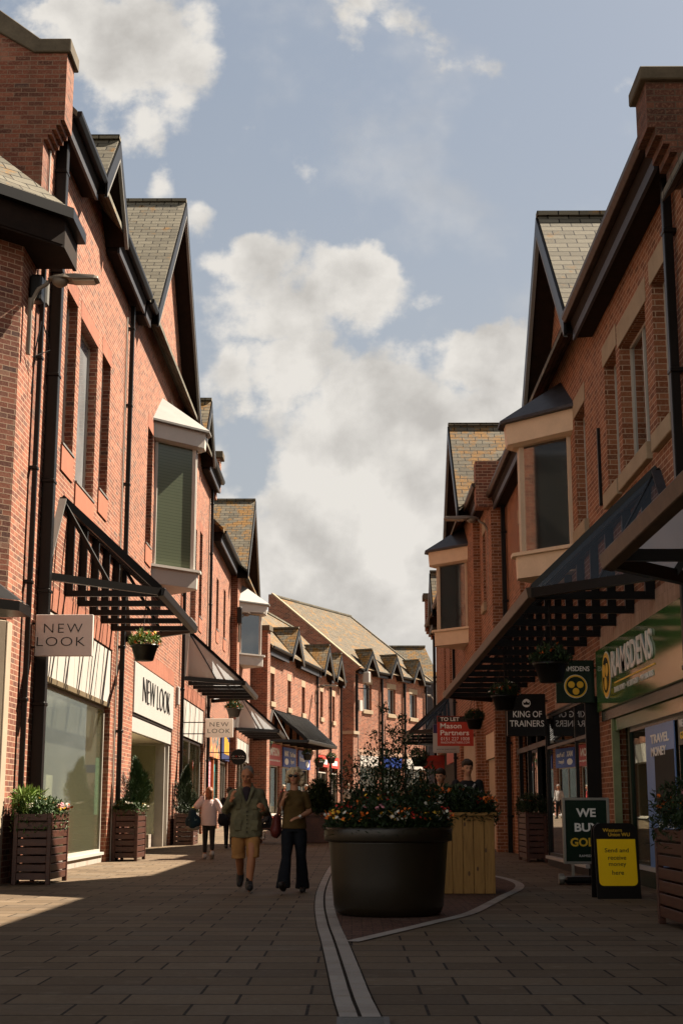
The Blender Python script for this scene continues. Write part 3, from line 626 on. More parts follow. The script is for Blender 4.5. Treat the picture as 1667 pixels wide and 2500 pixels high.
def splay():
    b=thing('corner_building','brick corner building with low slate eaves and pale stone pilaster at the left edge','building',(-5.3,21.7,0))
    T=LF(-5.3); m=MB(T); m.poly((21.7,0,-.2),(22.7,0,-.2),(22.7,0,10.4),(21.7,0,10.4)); m.build('wall',M['brick'],b)
    r2=math.sqrt(.5); S=frameR((-5.3,21.7),(-r2,-r2),(r2,-r2))
    m=wall(S,0,8,-.2,10.4,[(.35,6,-.1,3.9)],back=3,rev=.3); m.build('splay_wall',M['brick_grey'],b)
    m=MB(S); m.box(.02,.42,-.3,.05,0,3.95); m.build('stone_pilaster',M['stone_w'],b,bevel=.01)
    m=MB(T); m.box(21.66,21.98,-.3,.04,-.02,3.95); m.build('stone_pilaster',M['stone_w'],b,bevel=.01)
    m=MB(S); m.box(.5,6,-.35,-.25,0,3.3); m.build('shop_panel',plain('varnished_board',(.30,.18,.08),.5),b); m=MB(S); m.box(.42,6,-.3,.0,3.3,3.9); m.build('shop_fascia',M['stone_w'],b)
    m=MB(S); m.box(-.1,8,-.02,.03,3.98,4.4); m.build('soldier_course',M['soldier'],b)
    # low hipped eaves wrapping the corner
    K=Vector((-4.53,21.6,10.52)); ex=Vector((-4.53,22.68,10.52)); d=Vector((-r2,-r2,0)); far=K+d*9; up=Vector((-r2,r2,0))
    m=MB(); h=Vector((0,0,.14)); P=[K,far,far+up*5+Vector((0,0,4.6)),K+Vector((-4.2,1.08,0))*1.0+Vector((0,0,3.6))]
    m.pts([tuple(K+h),tuple(far+h),tuple(far+up*6+Vector((0,0,5.4))+h),tuple(Vector((-4.53-6,22.68,10.52+5.0))+h),tuple(ex+h),tuple(Vector((-4.53-1.1,22.68,10.52+.95))+h)],[(0,1,2,3),(0,5,4),(0,3,5)])
    m.build('roof',M['slate'],b)
    m=MB(); z0=10.1;z1=10.6
    def rim(off0,off1,z0,z1,name,mat):
        n=Vector((r2,-r2,0)); m=MB(); P=[]
        for p,dd in ((ex,Vector((1,0,0))),(K,Vector((1,-.414,0))),(far,n)):
            for o in (off0,off1): q=p+dd*o; P+=[(q.x,q.y,z0),(q.x,q.y,z1)]
        m.pts(P,[(0,1,5,4),(4,5,9,8),(2,3,7,6),(6,7,11,10),(1,3,7,5),(5,7,11,9),(0,2,6,4),(4,6,10,8),(0,1,3,2)]); m.build(name,M[mat],b)
    rim(-.16,-.1,10.02,10.62,'fascia_board','soffit'); rim(-.1,.04,10.5,10.68,'gutter','black')
    m=MB(); m.poly((ex.x-.12,ex.y,10.06),(-5.32,22.68,10.06),(-5.32,21.69,10.06),tuple(Vector((-5.32,21.69,10.06))+d*9),(far.x-.1,far.y,10.06),(K.x-.12,K.y,10.06)); m.build('eaves_soffit',M['soffit'],b)
    # stepped gable parapet of the terrace behind, its brick face towards the camera
    Q=lambda x,o,z: Vector((x,22.7+o,z))
    m=MB(Q); prof=[(-12,-.2),(-5.298,-.2),(-5.298,12.45)]
    for i in range(5): x=-5.298+.07*(i+1); z=12.45+.09*i; prof+=[(x,z+.0),(x,z+.09)]
    prof+=[(-4.948,14.07),(-5.5,14.07),(-9.5,16.45),(-12,16.45)]
    m.prism([(x,0,z) for x,z in prof],(0,.62,0)); p=m.build('parapet_wall',M['brick_par'],b)
    m=MB(Q); m.prism([(x,-.06,z) for x,z in [(-4.88,14.075),(-4.88,14.33),(-5.42,14.33),(-6.2,14.92),(-9.4,16.8),(-9.5,16.5),(-5.52,14.075)]],(0,.76,0)); m.build('coping',M['coping'],p,bevel=.015)
    # cameras and boxes under the low eaves
    m=MB(T); m.box(22.1,22.35,.02,.22,9.3,9.75); m.build('junction_box',M['black'],b,bevel=.03); m=MB(T); m.box(22.85,23.05,.03,.15,9.5,9.95); m.build('floodlight',M['lamp_white'],b,bevel=.03)
    m=MB(T); m.tube([(22.3,.2,9.0),(22.2,.15,8.5),(22.5,.06,8.2),(22.45,.05,7.8)],.012,5); m.tube([(22.5,.2,9.0),(22.6,.3,8.6),(22.35,.06,8.4)],.01,5); m.build('cable',M['black'],b)
    # second low roof corner over the shop, at the edge of the picture
    m=MB(); c=Vector((-4.75,20.2,4.0)); m.pts([(-4.75,20.2,4.05),(-4.75,20.9,4.05),(-6.0,20.9,5.0),(-9,15.95,4.05),(-10.3,17.2,5.2)],[(0,1,2),(0,2,4,3)]); m.pts([(-4.75,20.2,3.9),(-4.75,20.9,3.9),(-4.75,20.9,4.04),(-4.75,20.2,4.04),(-9,15.95,3.9),(-9,15.95,4.04),(-5.3,20.9,3.9),(-9.5,16.5,3.9)],[(0,1,2,3),(0,3,5,4),(0,1,6,7,4)]); m.build('shop_canopy',M['black'],b)
def shutter_mat():
    m,k,b=base_mat('pink_roller_shutter'); v=uvs(k); s=k.new('ShaderNodeSeparateXYZ'); k.l.new(v,s.inputs[0]); f=k.math('FRACT',k.math('DIVIDE',s.outputs[1],.16)); k.l.new(k.ramp(f,[(0,(.25,.06,.09)),(.2,(.62,.24,.28)),(.9,(.68,.28,.32)),(1,(.2,.05,.08))]),b.inputs['Base Color']); return m
def mural_mat():
    m,k,b=base_mat('painted_mural'); v=uvs(k); n=k.noise(v,1.6,5,.6,dist=1.2); k.l.new(k.ramp(n,[(.3,(.02,.015,.02)),(.42,(.03,.16,.17)),(.48,(.55,.17,.05)),(.6,(.62,.28,.08)),(.66,(.75,.55,.2)),(.72,(.05,.03,.03))],'CONSTANT'),b.inputs['Base Color']); return m
M['glass_veil']=glass_mat('reflecting_shop_glass',(.88,.90,.80),.84,0,1.5,(.8,.8,.66),.45); M['room_l']=plain('pale_shop_wall',(.62,.58,.46),.8,0,.1); M['white_sign2']=plain('white_plinth',(.7,.68,.64),.5); M['cream_d2']=plain('pale_cloth',(.5,.42,.3)); M['red_cloth']=plain('red_cloth',(.55,.06,.04),.7)
M['shutter']=shutter_mat(); M['mural']=mural_mat(); M['teal']=plain('teal_door_paint',(.02,.21,.20),.4)
M['lamp_white']=plain('grey_floodlight',(.16,.15,.13),.5)
splay(); left_a(); left_b(); left_c()
# ------------------------------------------------------------------ right side of the street
def right_a():
    T=RF(4.25); ze=9.67
    b=thing('brick_building','brick gabled building with the large cream bay window above the green pawnbroker shop','building',(4.25,27.5,0))
    W=[(18.08,19.1,6.22,8.4,()),(19.6,21.6,6.22,8.3,(20.6,)),(21.9,22.95,6.22,8.4,()),(25.05,26.2,6.22,8.4,()),(32.2,33.1,6.1,8.2,()),(34.6,35.5,6.1,8.2,())]
    ops=[(17.0,23.55,-.1,2.70),(24.65,29.85,-.1,3.0),(31.25,37.4,-.1,3.0)]
    wall(T,16.9,38.5,-.2,ze,ops+[x[:4] for x in W],gables=[(27.1,3.15,3.15)],back=8,rev=.25).build('wall',M['brick_r'],b)
    main_roof(T,16.95,38.5,ze,3.8,b,M['slate'],over=.45); gable_roof(T,27.1,3.15,ze,3.15,b,M['slate'])
    eaves(T,17.1,23.95,ze,b,over=.45,gutmat='rust_gutter'); eaves(T,30.3,38.4,ze,b,over=.45,gutmat='rust_gutter')
    for a,c,z0,z1,mu in W: window(T,b,a,c,z0,z1,mu,gl='pane' if c-a<1.5 else 'mirror')
    bay(T,b,26.75,.9,6.05,8.2,9.6,f=.2,roofm='lead_dark')
    for s in (17.55,38.2): pipe(T,s,0,9.3,b,.12,.1)
    q=MB(T); q.box(23.55,23.63,.0,.05,6.15,7.5); q.build('cable_bracket',M['black'],b)
    # corbelled kneeler with a stone cap at the near end
    m=MB(T)
    for i in range(6): m.box(16.28,16.9,-.6,.06+.085*i,8.72+.11*i,8.83+.11*i)
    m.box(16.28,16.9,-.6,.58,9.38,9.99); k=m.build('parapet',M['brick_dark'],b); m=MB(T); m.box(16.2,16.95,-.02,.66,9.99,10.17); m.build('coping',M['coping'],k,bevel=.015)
    for a,c,z in ((17.0,24.3,3.765),(24.6,29.9,3.0),(31.2,37.45,3.0)): q=MB(T); q.box(a,c,-.2,.01,z+.003,z+.36); q.build('soldier_course',M['soldier_pale'],b)
    # pawnbroker: green fascia with logo and raised letters
    q=MB(T); q.box(17.05,24.3,-.1,.09,2.72,3.755); f=q.build('fascia_sign',M['green'],b,bevel=.01)
    def logo(T,c,z,ry,rz,o,par,k=1):
        q=MB(T)
        def disc(rr,rz_,o0,mt,nm,cx=0,cz=0):
            q=MB(T); P=[(c+cx+rr*math.cos(t*math.pi/16),o0,z+cz+rz_*math.sin(t*math.pi/16)) for t in range(32)]; q.prism(P,(0,.006,0)); q.build(nm,mt,par)
        disc(ry*1.06,rz*1.06,o,M['letter_w'],'logo_ring'); disc(ry,rz,o+.006,M['gold'],'logo_ring'); disc(ry*.8,rz*.8,o+.012,M['green_d'],'logo_field')
        for dx,dz in ((-.36,.2),(.36,.2),(0,-.38)): disc(ry*.3,rz*.3,o+.018,M['gold'],'logo_coin',dx*ry*k,dz*rz)
    logo(T,23.28,3.26,.36,.36,.092,f)
    text('lettering','RAMSDENS',M['letter_w'],f,T,22.72,3.16,3.1,.42,o=.095,depth=.025,bold=.012,flip=True)
    q=MB(T); q.box(19.55,22.6,.092,.10,3.06,3.085); q.build('gold_rule',M['gold'],f)
    text('lettering','TRAVEL MONEY  •  WE BUY GOLD  •  PAWNBROKERS',M['letter_w'],f,T,22.65,2.92,3.0,.085,o=.094,flip=True)
    q=MB(T); q.box(17.05,24.25,-.16,.03,2.56,2.715); q.build('shutter_box',M['green_d'],b)
    q=MB(T); q.box(17.05,23.5,-.14,-.02,2.36,2.555); q.build('window_header',M['green'],b)
    shopfront(T,b,17.05,22.7,0,2.36,(19.25,),fr='green_d',riser='green_d',o=-.12,zr=.3); room(T,b,17.05,22.7,.02,2.4,2.5,'room_warm')
    q=MB(T); q.box(23.4,23.47,-.1,.02,0,2.55); q.build('door_post',plain('pale_green_post',(.25,.27,.14),.4,.2),b)
    q=MB(T); q.box(22.75,23.4,-.35,-.2,0,2.4); q.build('door',M['green_d'],b)
    # window posters
    q=MB(T); q.box(19.45,21.35,-.115,-.10,.30,2.3); p=q.build('window_poster',plain('blue_poster',(.13,.24,.48),.4,0,.12),b)
    q=MB(T); q.box(19.5,20.75,-.099,-.094,1.05,1.92); q.build('dark_panel',M['room_dark'],p)
    text('lettering','TRAVEL',M['letter_w'],p,T,20.95,2.04,1.2,.13,o=-.097,bold=.03,flip=True); text('lettering','MONEY',M['letter_w'],p,T,20.95,1.86,1.0,.13,o=-.097,bold=.03,flip=True)
    text('lettering','BEST RATES',M['letter_w'],p,T,20.6,.86,1.0,.09,o=-.097,flip=True); text('lettering','in Barrow',M['letter_w'],p,T,20.45,.74,.7,.09,o=-.097,flip=True); text('lettering','GUARANTEED',M['letter_w'],p,T,20.7,.62,1.15,.09,o=-.097,flip=True)
    q=MB(T); q.prism([(20.5,-.099,.52),(19.9,-.099,.34),(19.6,-.099,.40),(19.75,-.099,.52),(20.2,-.099,.6)],(0,.004,0)); q.build('poster_art',plain('yellow_print',(.6,.32,.06)),p)
    q=MB(T); q.box(18.3,19.2,-.115,-.10,1.95,2.33); p=q.build('window_poster',plain('olive_poster',(.10,.10,.075),.5),b)
    text('lettering','WE BUY',M['letter_w'],p,T,19.1,2.18,.5,.1,o=-.097,bold=.02,flip=True); text('lettering','GOLD',M['gold'],p,T,19.05,2.02,.42,.1,o=-.097,bold=.02,flip=True)
    # trainer shop: wide reflecting window and recessed doors
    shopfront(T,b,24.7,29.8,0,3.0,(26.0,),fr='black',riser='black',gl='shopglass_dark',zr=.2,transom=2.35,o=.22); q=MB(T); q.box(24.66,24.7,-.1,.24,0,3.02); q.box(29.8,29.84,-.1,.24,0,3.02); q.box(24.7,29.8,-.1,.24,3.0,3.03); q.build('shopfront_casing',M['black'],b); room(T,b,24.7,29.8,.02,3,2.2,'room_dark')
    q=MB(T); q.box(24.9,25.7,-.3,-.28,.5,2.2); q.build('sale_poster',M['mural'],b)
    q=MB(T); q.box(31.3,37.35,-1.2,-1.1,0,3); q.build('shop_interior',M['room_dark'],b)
    q=MB(T)
    for s in (31.35,33.2,35.0,36.8): q.box(s,s+.1,-.12,-.02,0,3)
    q.box(31.3,37.35,-.12,-.02,2.5,2.62); d=q.build('door_frame',M['black'],b)
    q=MB(T); q.box(33.3,35.0,-.08,-.07,.05,2.5); q.build('door_pane',M['shopglass_dark'],d)
    q=MB(T); q.box(33.9,34.0,-.03,-.0,1.0,1.2); q.build('door_handle',M['frame'],d)
    canopy(T,b,17.6,39.7,4.05,5.65,1.75,1.95,1.5,13,skin='canopy_dark',gut='rust_gutter',flash='lead_dark')
def right_z():
    T=RF(4.25)
    b=thing('brick_building','building cut by the right edge, with a brown canopy gutter over the green fascia','building',(4.25,9,0))
    wall(T,-12,16.28,-.2,8.5,[(2,15,-.1,3)],gables=[(12.7,2.6,2.6)],back=8).build('wall',M['brick_r'],b)
    main_roof(T,-12,16.28,8.5,3.4,b,M['slate'],over=.45); gable_roof(T,12.7,2.6,8.5,2.6,b,M['slate'],over=.30); eaves(T,-12,10.1,8.5,b)
    shopfront(T,b,2.1,14.9,0,3,(6,10),fr='black',riser='black'); room(T,b,2.1,14.9,.02,3,2.2,'room_dark')
    canopy(T,b,-1,15.2,3.42,4.9,1.8,1.85,1.3,6,skin='canopy_glass',gut='rust_gutter',flash='lead_dark')
def right_b():
    b=thing('brick_building','narrow brick building stepping towards the street beside the big bay window on the right','building',(3.85,40.2,0))
    T=RF(3.85); W=[(40.25,41.0,6.9,8.95)]
    wall(T,38.5,42.0,-.2,10.0,W+[(38.9,41.6,-.1,3.2)],back=8).build('wall',M['brick_r'],b)
    main_roof(T,38.5,42,10.0,3.4,b,M['slate']); eaves(T,38.6,41.9,10.0,b,gutmat='rust_gutter')
    for a,c,z0,z1 in W: window(T,b,a,c,z0,z1)
    q=MB(T); q.box(38.45,39.0,-.5,.40,9.3,10.6); q.build('parapet',M['brick_grey'],b)
    boards(T,b,38.95,41.55,2.5,3.2,-.02,2.6,'cream'); q=MB(T); q.box(38.9,41.6,-.2,-.1,0,2.5); q.build('shop_panel',M['cream_d'],b)
def right_c():
    T=RF(3.65)
    b=thing('brick_building','brick gabled building with orange lichened slates and the smaller bay window on the right','building',(3.65,51,0))
    W=[(48.6,49.3,5.9,7.9),(52.0,52.8,5.6,7.6),(55.2,56.0,5.6,7.6)]
    wall(T,42.0,48.6,-.2,9.9,[(42.6,48.2,-.1,3.3)],gables=[(45.0,3.3,3.3)],back=8,ends=(1,1)).build('wall',M['brick_r'],b)
    wall(T,48.6,61.3,-.2,8.9,[(50.5,60.5,gz(50)-.1,3.3)]+W[1:],gables=[(56.9,1.5,1.5)],back=8,ends=(0,1)).build('wall',M['brick_r'],b)
    main_roof(T,42.0,48.6,9.9,3.4,b,M['slate_o']); main_roof(T,48.6,61.3,8.9,3.2,b,M['slate_l']); gable_roof(T,45.0,3.4,9.9,3.4,b,M['slate_l']); gable_roof(T,56.9,1.5,8.9,1.5,b,M['slate_l'])
    eaves(T,48.7,55.3,8.9,b,gutmat='rust_gutter'); eaves(T,58.5,61.2,8.9,b,gutmat='rust_gutter')
    for a,c,z0,z1 in W[1:]: window(T,b,a,c,z0,z1)
    bay(T,b,44.35,.9,6.7,8.75,10.1,f=.15,roofm='lead_dark')
    m=MB(T)
    for i in range(4): m.box(61.0,61.7,-.6,.1+.1*i,8.2+.12*i,8.32+.12*i)
    m.box(61.0,61.7,-.6,.45,8.68,10.0); k=m.build('parapet',M['brick_grey'],b); m=MB(T); m.box(60.9,61.8,-.7,.55,10.0,10.25); m.build('coping',M['coping'],k)
    pipe(T,61.0,0,8.4,b,.12,.1); pipe(T,49.6,0,8.4,b)
    canopy(T,b,50.6,62.3,3.85,5.15,1.5,1.6,1.3,4,skin='canopy_dark',gut='rust_gutter')
    q=MB(T); q.box(42.6,48.2,-.2,-.1,0,3.3); q.build('shop_panel',M['cream_d'],b)
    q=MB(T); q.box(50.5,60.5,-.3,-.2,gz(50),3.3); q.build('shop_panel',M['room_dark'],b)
    q=MB(T); q.box(50.8,54.6,-.05,.05,2.75,3.3); f=q.build('fascia_sign',M['red_sign'],b)
    # red shop sign under the canopy facing the camera
    S=frameR((2.95,60.0),(1,0),(0,-1)); q=MB(S); q.box(0,.92,-.05,.05,2.75,3.3); f=q.build('hanging_sign',M['red_sign'],b); text('lettering','Clintons',plain('faded_red_lettering',(.35,.06,.05)),f,S,.12,2.92,.66,.2,o=.055,shear=.3)
M['brick_r']=brick_mat('orange_brown_brick',[(0,(.12,.040,.018)),(.3,(.20,.066,.029)),(.65,(.245,.086,.038)),(.9,(.30,.12,.06)),(1,(.14,.055,.032))])
M['green']=plain('green_sign_panel',(.045,.125,.025),.10,0,.2,1,0,.7); M['green_d']=plain('dark_green_paint',(.008,.022,.012),.25,0,.2)
M['gold']=plain('gold_yellow',(.85,.50,.04),.4,0,.05); M['letter_w']=plain('white_lettering',(.82,.78,.71),.4,0,.04)
M['letter_b']=plain('bright_white_lettering',(.85,.82,.76),.4,0,.03); M['canopy_dark']=glass_mat('dark_canopy_glass',(.72,.75,.8),.95,.1,1.3,None,.04); M['mirror']=pane('sky_reflecting_glass',(.62,.66,.70),.02,1)  # canopy_dark: canopy glass with a darker, bluish tint
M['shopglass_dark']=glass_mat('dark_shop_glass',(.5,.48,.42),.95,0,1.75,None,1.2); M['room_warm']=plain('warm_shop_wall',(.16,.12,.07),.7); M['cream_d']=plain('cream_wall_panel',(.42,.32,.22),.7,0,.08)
M['red_sign']=plain('red_sign_panel',(.42,.040,.022),.4,0,.08); M['blue_sign']=plain('blue_sign_panel',(.02,.055,.28),.4,0,.08)
right_a(); right_z(); right_b(); right_c()
# ------------------------------------------------------------------ far buildings
def far_d():
    T=AF((-4.3,72),10); ze=9.2; z=.62
    b=thing('brick_building','row of brick shops with three small gables over red and blue signs','building',(-4.3,72,z))
    W=[(.97,1.85,6.5,7.95),(5.0,5.85,6.45,7.92),(8.7,9.55,6.4,7.88),(14.0,14.85,6.5,8.05),(17.9,18.7,6.5,8.05)]
    wall(T,-.4,20.6,-.2,ze,W+[(.1,3.2,z-.1,4.5),(3.85,7.0,z-.1,4.5),(7.7,10.8,z-.1,4.5),(13.1,16.4,z-.1,4.3),(17.1,19.8,z-.1,4.3)],gables=[(5.6,1.45,1.45),(14.55,1.5,1.5),(18.5,1.4,1.4)],back=9).build('wall',M['brick'],b)
    rf=main_roof(T,-.4,20.7,ze,3.5,b,M['slate_l'])
    for c,hw in ((5.6,1.5),(14.55,1.55),(18.5,1.45)): gable_roof(T,c,hw,ze,hw,b,M['slate_o'])
    for a,c in ((-.3,4.0),(7.1,12.1),(12.4,12.95),(16.2,16.95),(20.0,20.6)): eaves(T,a,c,ze,b)
    q=MB(T)
    for s0,s1,h0,h1 in ((-.2,4.2,2.1,2.6),(5.5,12.6,1.15,1.75),(2,7.4,2.9,3.3)): q.pts([(s0,.42-h0,ze+h0+.05),(s1,.42-h0,ze+h0+.05),(s1,.42-h1,ze+h1+.05),(s0,.42-h1,ze+h1+.05)],[(0,1,2,3)])
    q.build('skylight',M['pane'],rf)
    for a,c,z0,z1 in W: window(T,b,a,c,z0,z1,(a+.3,))
    for s in (-.15,12.7,16.85,20.45): pipe(T,s,z,8.8,b,.12,.1)
    q=MB(T); q.box(-.95,-.35,-.8,.3,z,9.9); k=q.build('chimney_pier',M['brick_grey'],b); q=MB(T); q.box(-1.05,-.25,-.9,.4,9.9,10.15); q.build('coping',M['coping'],k)
    ww=M['letter_w']
    q=MB(T); q.box(.05,3.25,-.05,.06,3.3,4.38); f=q.build('shop_sign',M['red_sign'],b); text('lettering','TIMPSON',ww,f,T,.35,3.78,2.5,.42,o=.065,bold=.02); text('lettering','Great Service by Great People .com',ww,f,T,.35,3.48,2.7,.13,o=.065,bold=.02)
    q=MB(T); q.box(3.85,7.02,-.05,.06,3.3,4.32); f=q.build('shop_sign',M['blue_sign'],b); text('lettering','MAX',ww,f,T,4.15,3.85,.95,.3,o=.065,bold=.03); text('lettering','The Photo',ww,f,T,5.45,3.86,1.35,.24,o=.065,bold=.02); text('lettering','Expert',ww,f,T,5.6,3.46,.9,.26,o=.065,bold=.02)
    q=MB(T); P=[(4.62+.45*math.cos(t*math.pi/10),.065,3.58+.17*math.sin(t*math.pi/10)) for t in range(20)]; q.prism(P,(0,.01,0)); q.build('logo_oval',ww,f)
    q=MB(T); q.box(7.72,10.8,-.05,.06,3.3,4.3); f=q.build('shop_sign',M['blue_sign'],b); text('lettering','Portraits',ww,f,T,7.95,3.7,1.35,.26,o=.065,bold=.02); text('lettering','MAX',ww,f,T,9.6,3.85,.9,.3,o=.065,bold=.03)
    q=MB(T); P=[(10.02+.45*math.cos(t*math.pi/10),.065,3.58+.17*math.sin(t*math.pi/10)) for t in range(20)]; q.prism(P,(0,.01,0)); q.build('logo_oval',ww,f)
    for a,c,tx in ((13.1,16.45,''),(17.1,19.8,'')): q=MB(T); q.box(a,c,-.05,.06,3.6,4.25); f=q.build('shop_sign',M['red_b'],b); q=MB(T); q.box(a+.5,c-.5,.062,.068,3.76,4.04); q.build('white_mark',ww,f)
    for a,c in ((.1,3.2),(3.85,7.0),(7.7,10.8),(13.1,16.4),(17.1,19.8)): shopfront(T,b,a,c,z,3.3,((a+c)/2,),riser='red_sign' if a<1 else 'black'); room(T,b,a,c,z,3.3,2.2,'room_shop')
    q=MB(T); q.box(-.35,12.4,.0,.02,4.42,4.75); q.build('soldier_course',M['soldier_pale'],b)
    canopy(T,b,-.15,11.4,4.5,6.05,1.8,1.9,1.45,5,skin='metal_roof',ribs=16,hipglass=(0,1))
def far_e():
    T=AF((.28,95),26); ze=10.3; z=gz(95)
    b=thing('brick_building','brick building with a long lichened roof rising to a tall gable wall, far centre','building',(.28,95,z))
    W=[(1.14,2.48,7.65,9.4),(5.1,6.4,7.6,9.34),(8.9,10.2,7.55,9.25)]
    wall(T,-.2,11.8,z-.2,ze,W+[(.6,3.4,z-.1,4.6),(4.4,7.3,z-.1,4.6),(8.2,11.4,z-.1,4.6)],gables=[(1.66,1.0,1.2),(5.7,1.0,1.2),(9.65,1.0,1.2)],back=9,ends=(0,1)).build('wall',M['brick'],b)
    m=MB(T); r=-6.2; zr=15.55
    m.pts([(-.2,.42,ze),(12.1,.42,ze),(12.1-.2,r,zr),(-.2,r,zr),(17.5,r,ze),(-.2,r,ze)],[(0,1,2,3),(1,4,2),(3,2,4,5)]); o=m.build('roof',M['slate_o2'],b)
    m=MB(T); m.bar((-.2,r,zr+.03),(11.9,r,zr+.03),.26,.14); m.bar((11.9,r,zr+.03),(12.2,.42,ze+.05),.2,.1); m.bar((11.9,r,zr+.03),(17.4,r,ze+.05),.2,.1); m.build('ridge_tiles',M['slate'],o)
    m=MB(T); m.prism([(-.45,.1,z-.2),(-.45,.1,ze-.2),(-.45,.5,ze-.0),(-.45,r,zr+.1),(-.45,r-.25,zr+.1),(-.45,r-.25,z-.2)],(.24,0,0)); m.build('gable_wall',M['brick_grey'],b)
    m=MB(T); m.bar((-.33,.5,ze+.08),(-.33,r,zr+.16),.3,.09); m.build('verge_coping',M['stone'],b)
    for c in (1.66,5.7,9.65): gable_roof(T,c,1.03,ze,1.3,b,M['slate_o'])
    for a,c in ((-.1,.5),(2.8,4.55),(6.85,8.5),(10.8,12.1)): eaves(T,a,c,ze,b,h=.3)
    for a,c,z0,z1 in W: window(T,b,a,c,z0,z1,(a+.45,))
    for s in (-.05,3.95,7.8,11.65): pipe(T,s,z,9.9,b,.14,.12)
    for i,(a,c) in enumerate(((.6,3.4),(4.4,7.3),(8.2,11.4))):
        q=MB(T); q.box(a,c,-.05,.06,3.9,4.6); f=q.build('shop_sign',(M['white'],M['blue_sign'],M['white'])[i],b)
        shopfront(T,b,a,c,z,3.9,((a+c)/2,),riser='white'); room(T,b,a,c,z,3.9,1.6,'display')
    q=MB(T); q.box(-.2,12,.0,.02,4.62,5.0); q.build('soldier_course',M['soldier_pale'],b)
    q=MB(T); q.box(.45,.8,.3,.75,9.35,10.1); q.build('floodlight',M['white2'],b,bevel=.05); q=MB(T); q.bar((.1,.05,9.0),(1.2,.5,9.0),.06,.06); q.bar((.65,.4,9.4),(.9,.5,8.3),.05,.05); q.build('floodlight_bracket',M['black'],b)
    q=MB(T); q.box(.05,.5,.02,.3,7.5,8.2); q.build('alarm_box',M['white'],b)
    q=MB(T); q.box(-1.4,-.75,-.4,.5,z,5.9); k=q.build('pier',M['brick_grey'],b); q=MB(T); q.box(-1.5,-.65,-.5,.6,5.9,6.1); q.build('coping',M['stone_w'],k)
def far_f():
    b=thing('modern_building','building closing the street with a slate roof over tall pale panels and a dark column','building',(6.5,113,gz(113)))
    T=frameR((1,113),(1,0),(0,-1)); z=gz(113)
    m=MB(T); m.pts([(-1,.5,11.0),(6.0,.5,11.0),(5.0,-3.4,14.1),(1,-3.4,14.1),(-1,-3.4,14.1),(6.0,-7,11.0)],[(0,1,2,4),(1,5,2)]); m.build('roof',M['slate_l'],b)
    m=MB(T); m.bar((-1,-3.4,14.15),(5.05,-3.4,14.15),.3,.16); m.build('ridge_tiles',M['slate'],b)
    m=MB(T); m.box(-1,4.8,-7,0,z,10.95); m.build('pale_panels',plain('pale_blue_grey_cladding',(.50,.53,.56),.4,0,.05,.6),b)
    m=MB(T); m.box(4.95,5.5,-7,.15,z,10.95); m.build('dark_column',M['lead_dark'],b); m=MB(T); m.box(5.6,9,-7,-.0,z,10.9); m.build('side_wall',M['white'],b)
    m=MB(T); m.box(-1,9,.0,.12,3.9,4.5); m.build('shop_sign',M['blue_sign'],b); m=MB(T); m.box(-1,4.8,0,.05,z+.3,3.8); m.build('shop_window',M['pane'],b)
def metal_roof():
    m,k,b=base_mat('ribbed_metal_roof'); b.inputs['Base Color'].default_value=(.045,.043,.04,1); b.inputs['Roughness'].default_value=.45; return m
def display():
    m,k,b=base_mat('bright_shop_display'); n=k.noise(obc(k),1.5,4,.7); k.l.new(k.ramp(n,[(.35,(.5,.45,.38)),(.5,(.65,.3,.08)),(.6,(.25,.08,.05)),(.7,(.7,.6,.45))]),b.inputs['Base Color']); return m
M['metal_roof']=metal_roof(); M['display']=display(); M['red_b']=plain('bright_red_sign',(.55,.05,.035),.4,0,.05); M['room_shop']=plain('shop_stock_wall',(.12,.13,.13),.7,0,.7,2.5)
M['slate_o2']=slate_mat('ochre_lichened_slate',.10,((.06,.046,.028),(.115,.088,.055)))
far_d(); far_e(); far_f()
# ------------------------------------------------------------------ planting
def leafmat(name,c0,c1,rough=.55):
    m,k,b=base_mat(name); n=k.noise(obc(k),9,3,.6); k.l.new(k.ramp(n,[(.35,c0),(.65,c1)]),b.inputs['Base Color']); b.inputs['Roughness'].default_value=rough
    b.inputs['Specular IOR Level'].default_value=.3; return m
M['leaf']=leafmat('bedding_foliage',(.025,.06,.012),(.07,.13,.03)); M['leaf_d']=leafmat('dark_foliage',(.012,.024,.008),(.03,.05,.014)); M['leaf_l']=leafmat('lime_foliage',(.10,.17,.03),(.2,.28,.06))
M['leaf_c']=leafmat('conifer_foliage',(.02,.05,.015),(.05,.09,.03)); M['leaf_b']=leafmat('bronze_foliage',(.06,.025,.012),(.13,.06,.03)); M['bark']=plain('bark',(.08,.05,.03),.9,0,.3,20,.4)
PET={n:plain(n+'_petals',c,.6,0,.15,12,0) for n,c in dict(orange=(.75,.16,.02),yellow=(.75,.42,.04),white=(.62,.58,.48),red=(.5,.03,.02),pink=(.62,.25,.28),purple=(.28,.12,.3)).items()}
soil=plain('soil',(.03,.02,.014),.95,0,.4,20,.5)
rnd=random.random
def leaves(m,pts,size,rs,spread=1.0,long=1.6):
    for p in pts:
        a=rs.uniform(0,2*math.pi); t=rs.uniform(-.5,1.1)*spread; d=Vector((math.cos(a)*math.cos(t),math.sin(a)*math.cos(t),math.sin(t)))
        s=size*rs.uniform(.6,1.3); u=d.cross(Vector((rs.uniform(-.4,.4),rs.uniform(-.4,.4),1))).normalized(); n=u.cross(d)
        p=Vector(p); w=s*.5; L=s*long
        m.pts([tuple(p),tuple(p+d*L*.5+u*w*.55+n*w*.25),tuple(p+d*L),tuple(p+d*L*.5-u*w*.55+n*w*.25)],[(0,1,2),(0,2,3)])
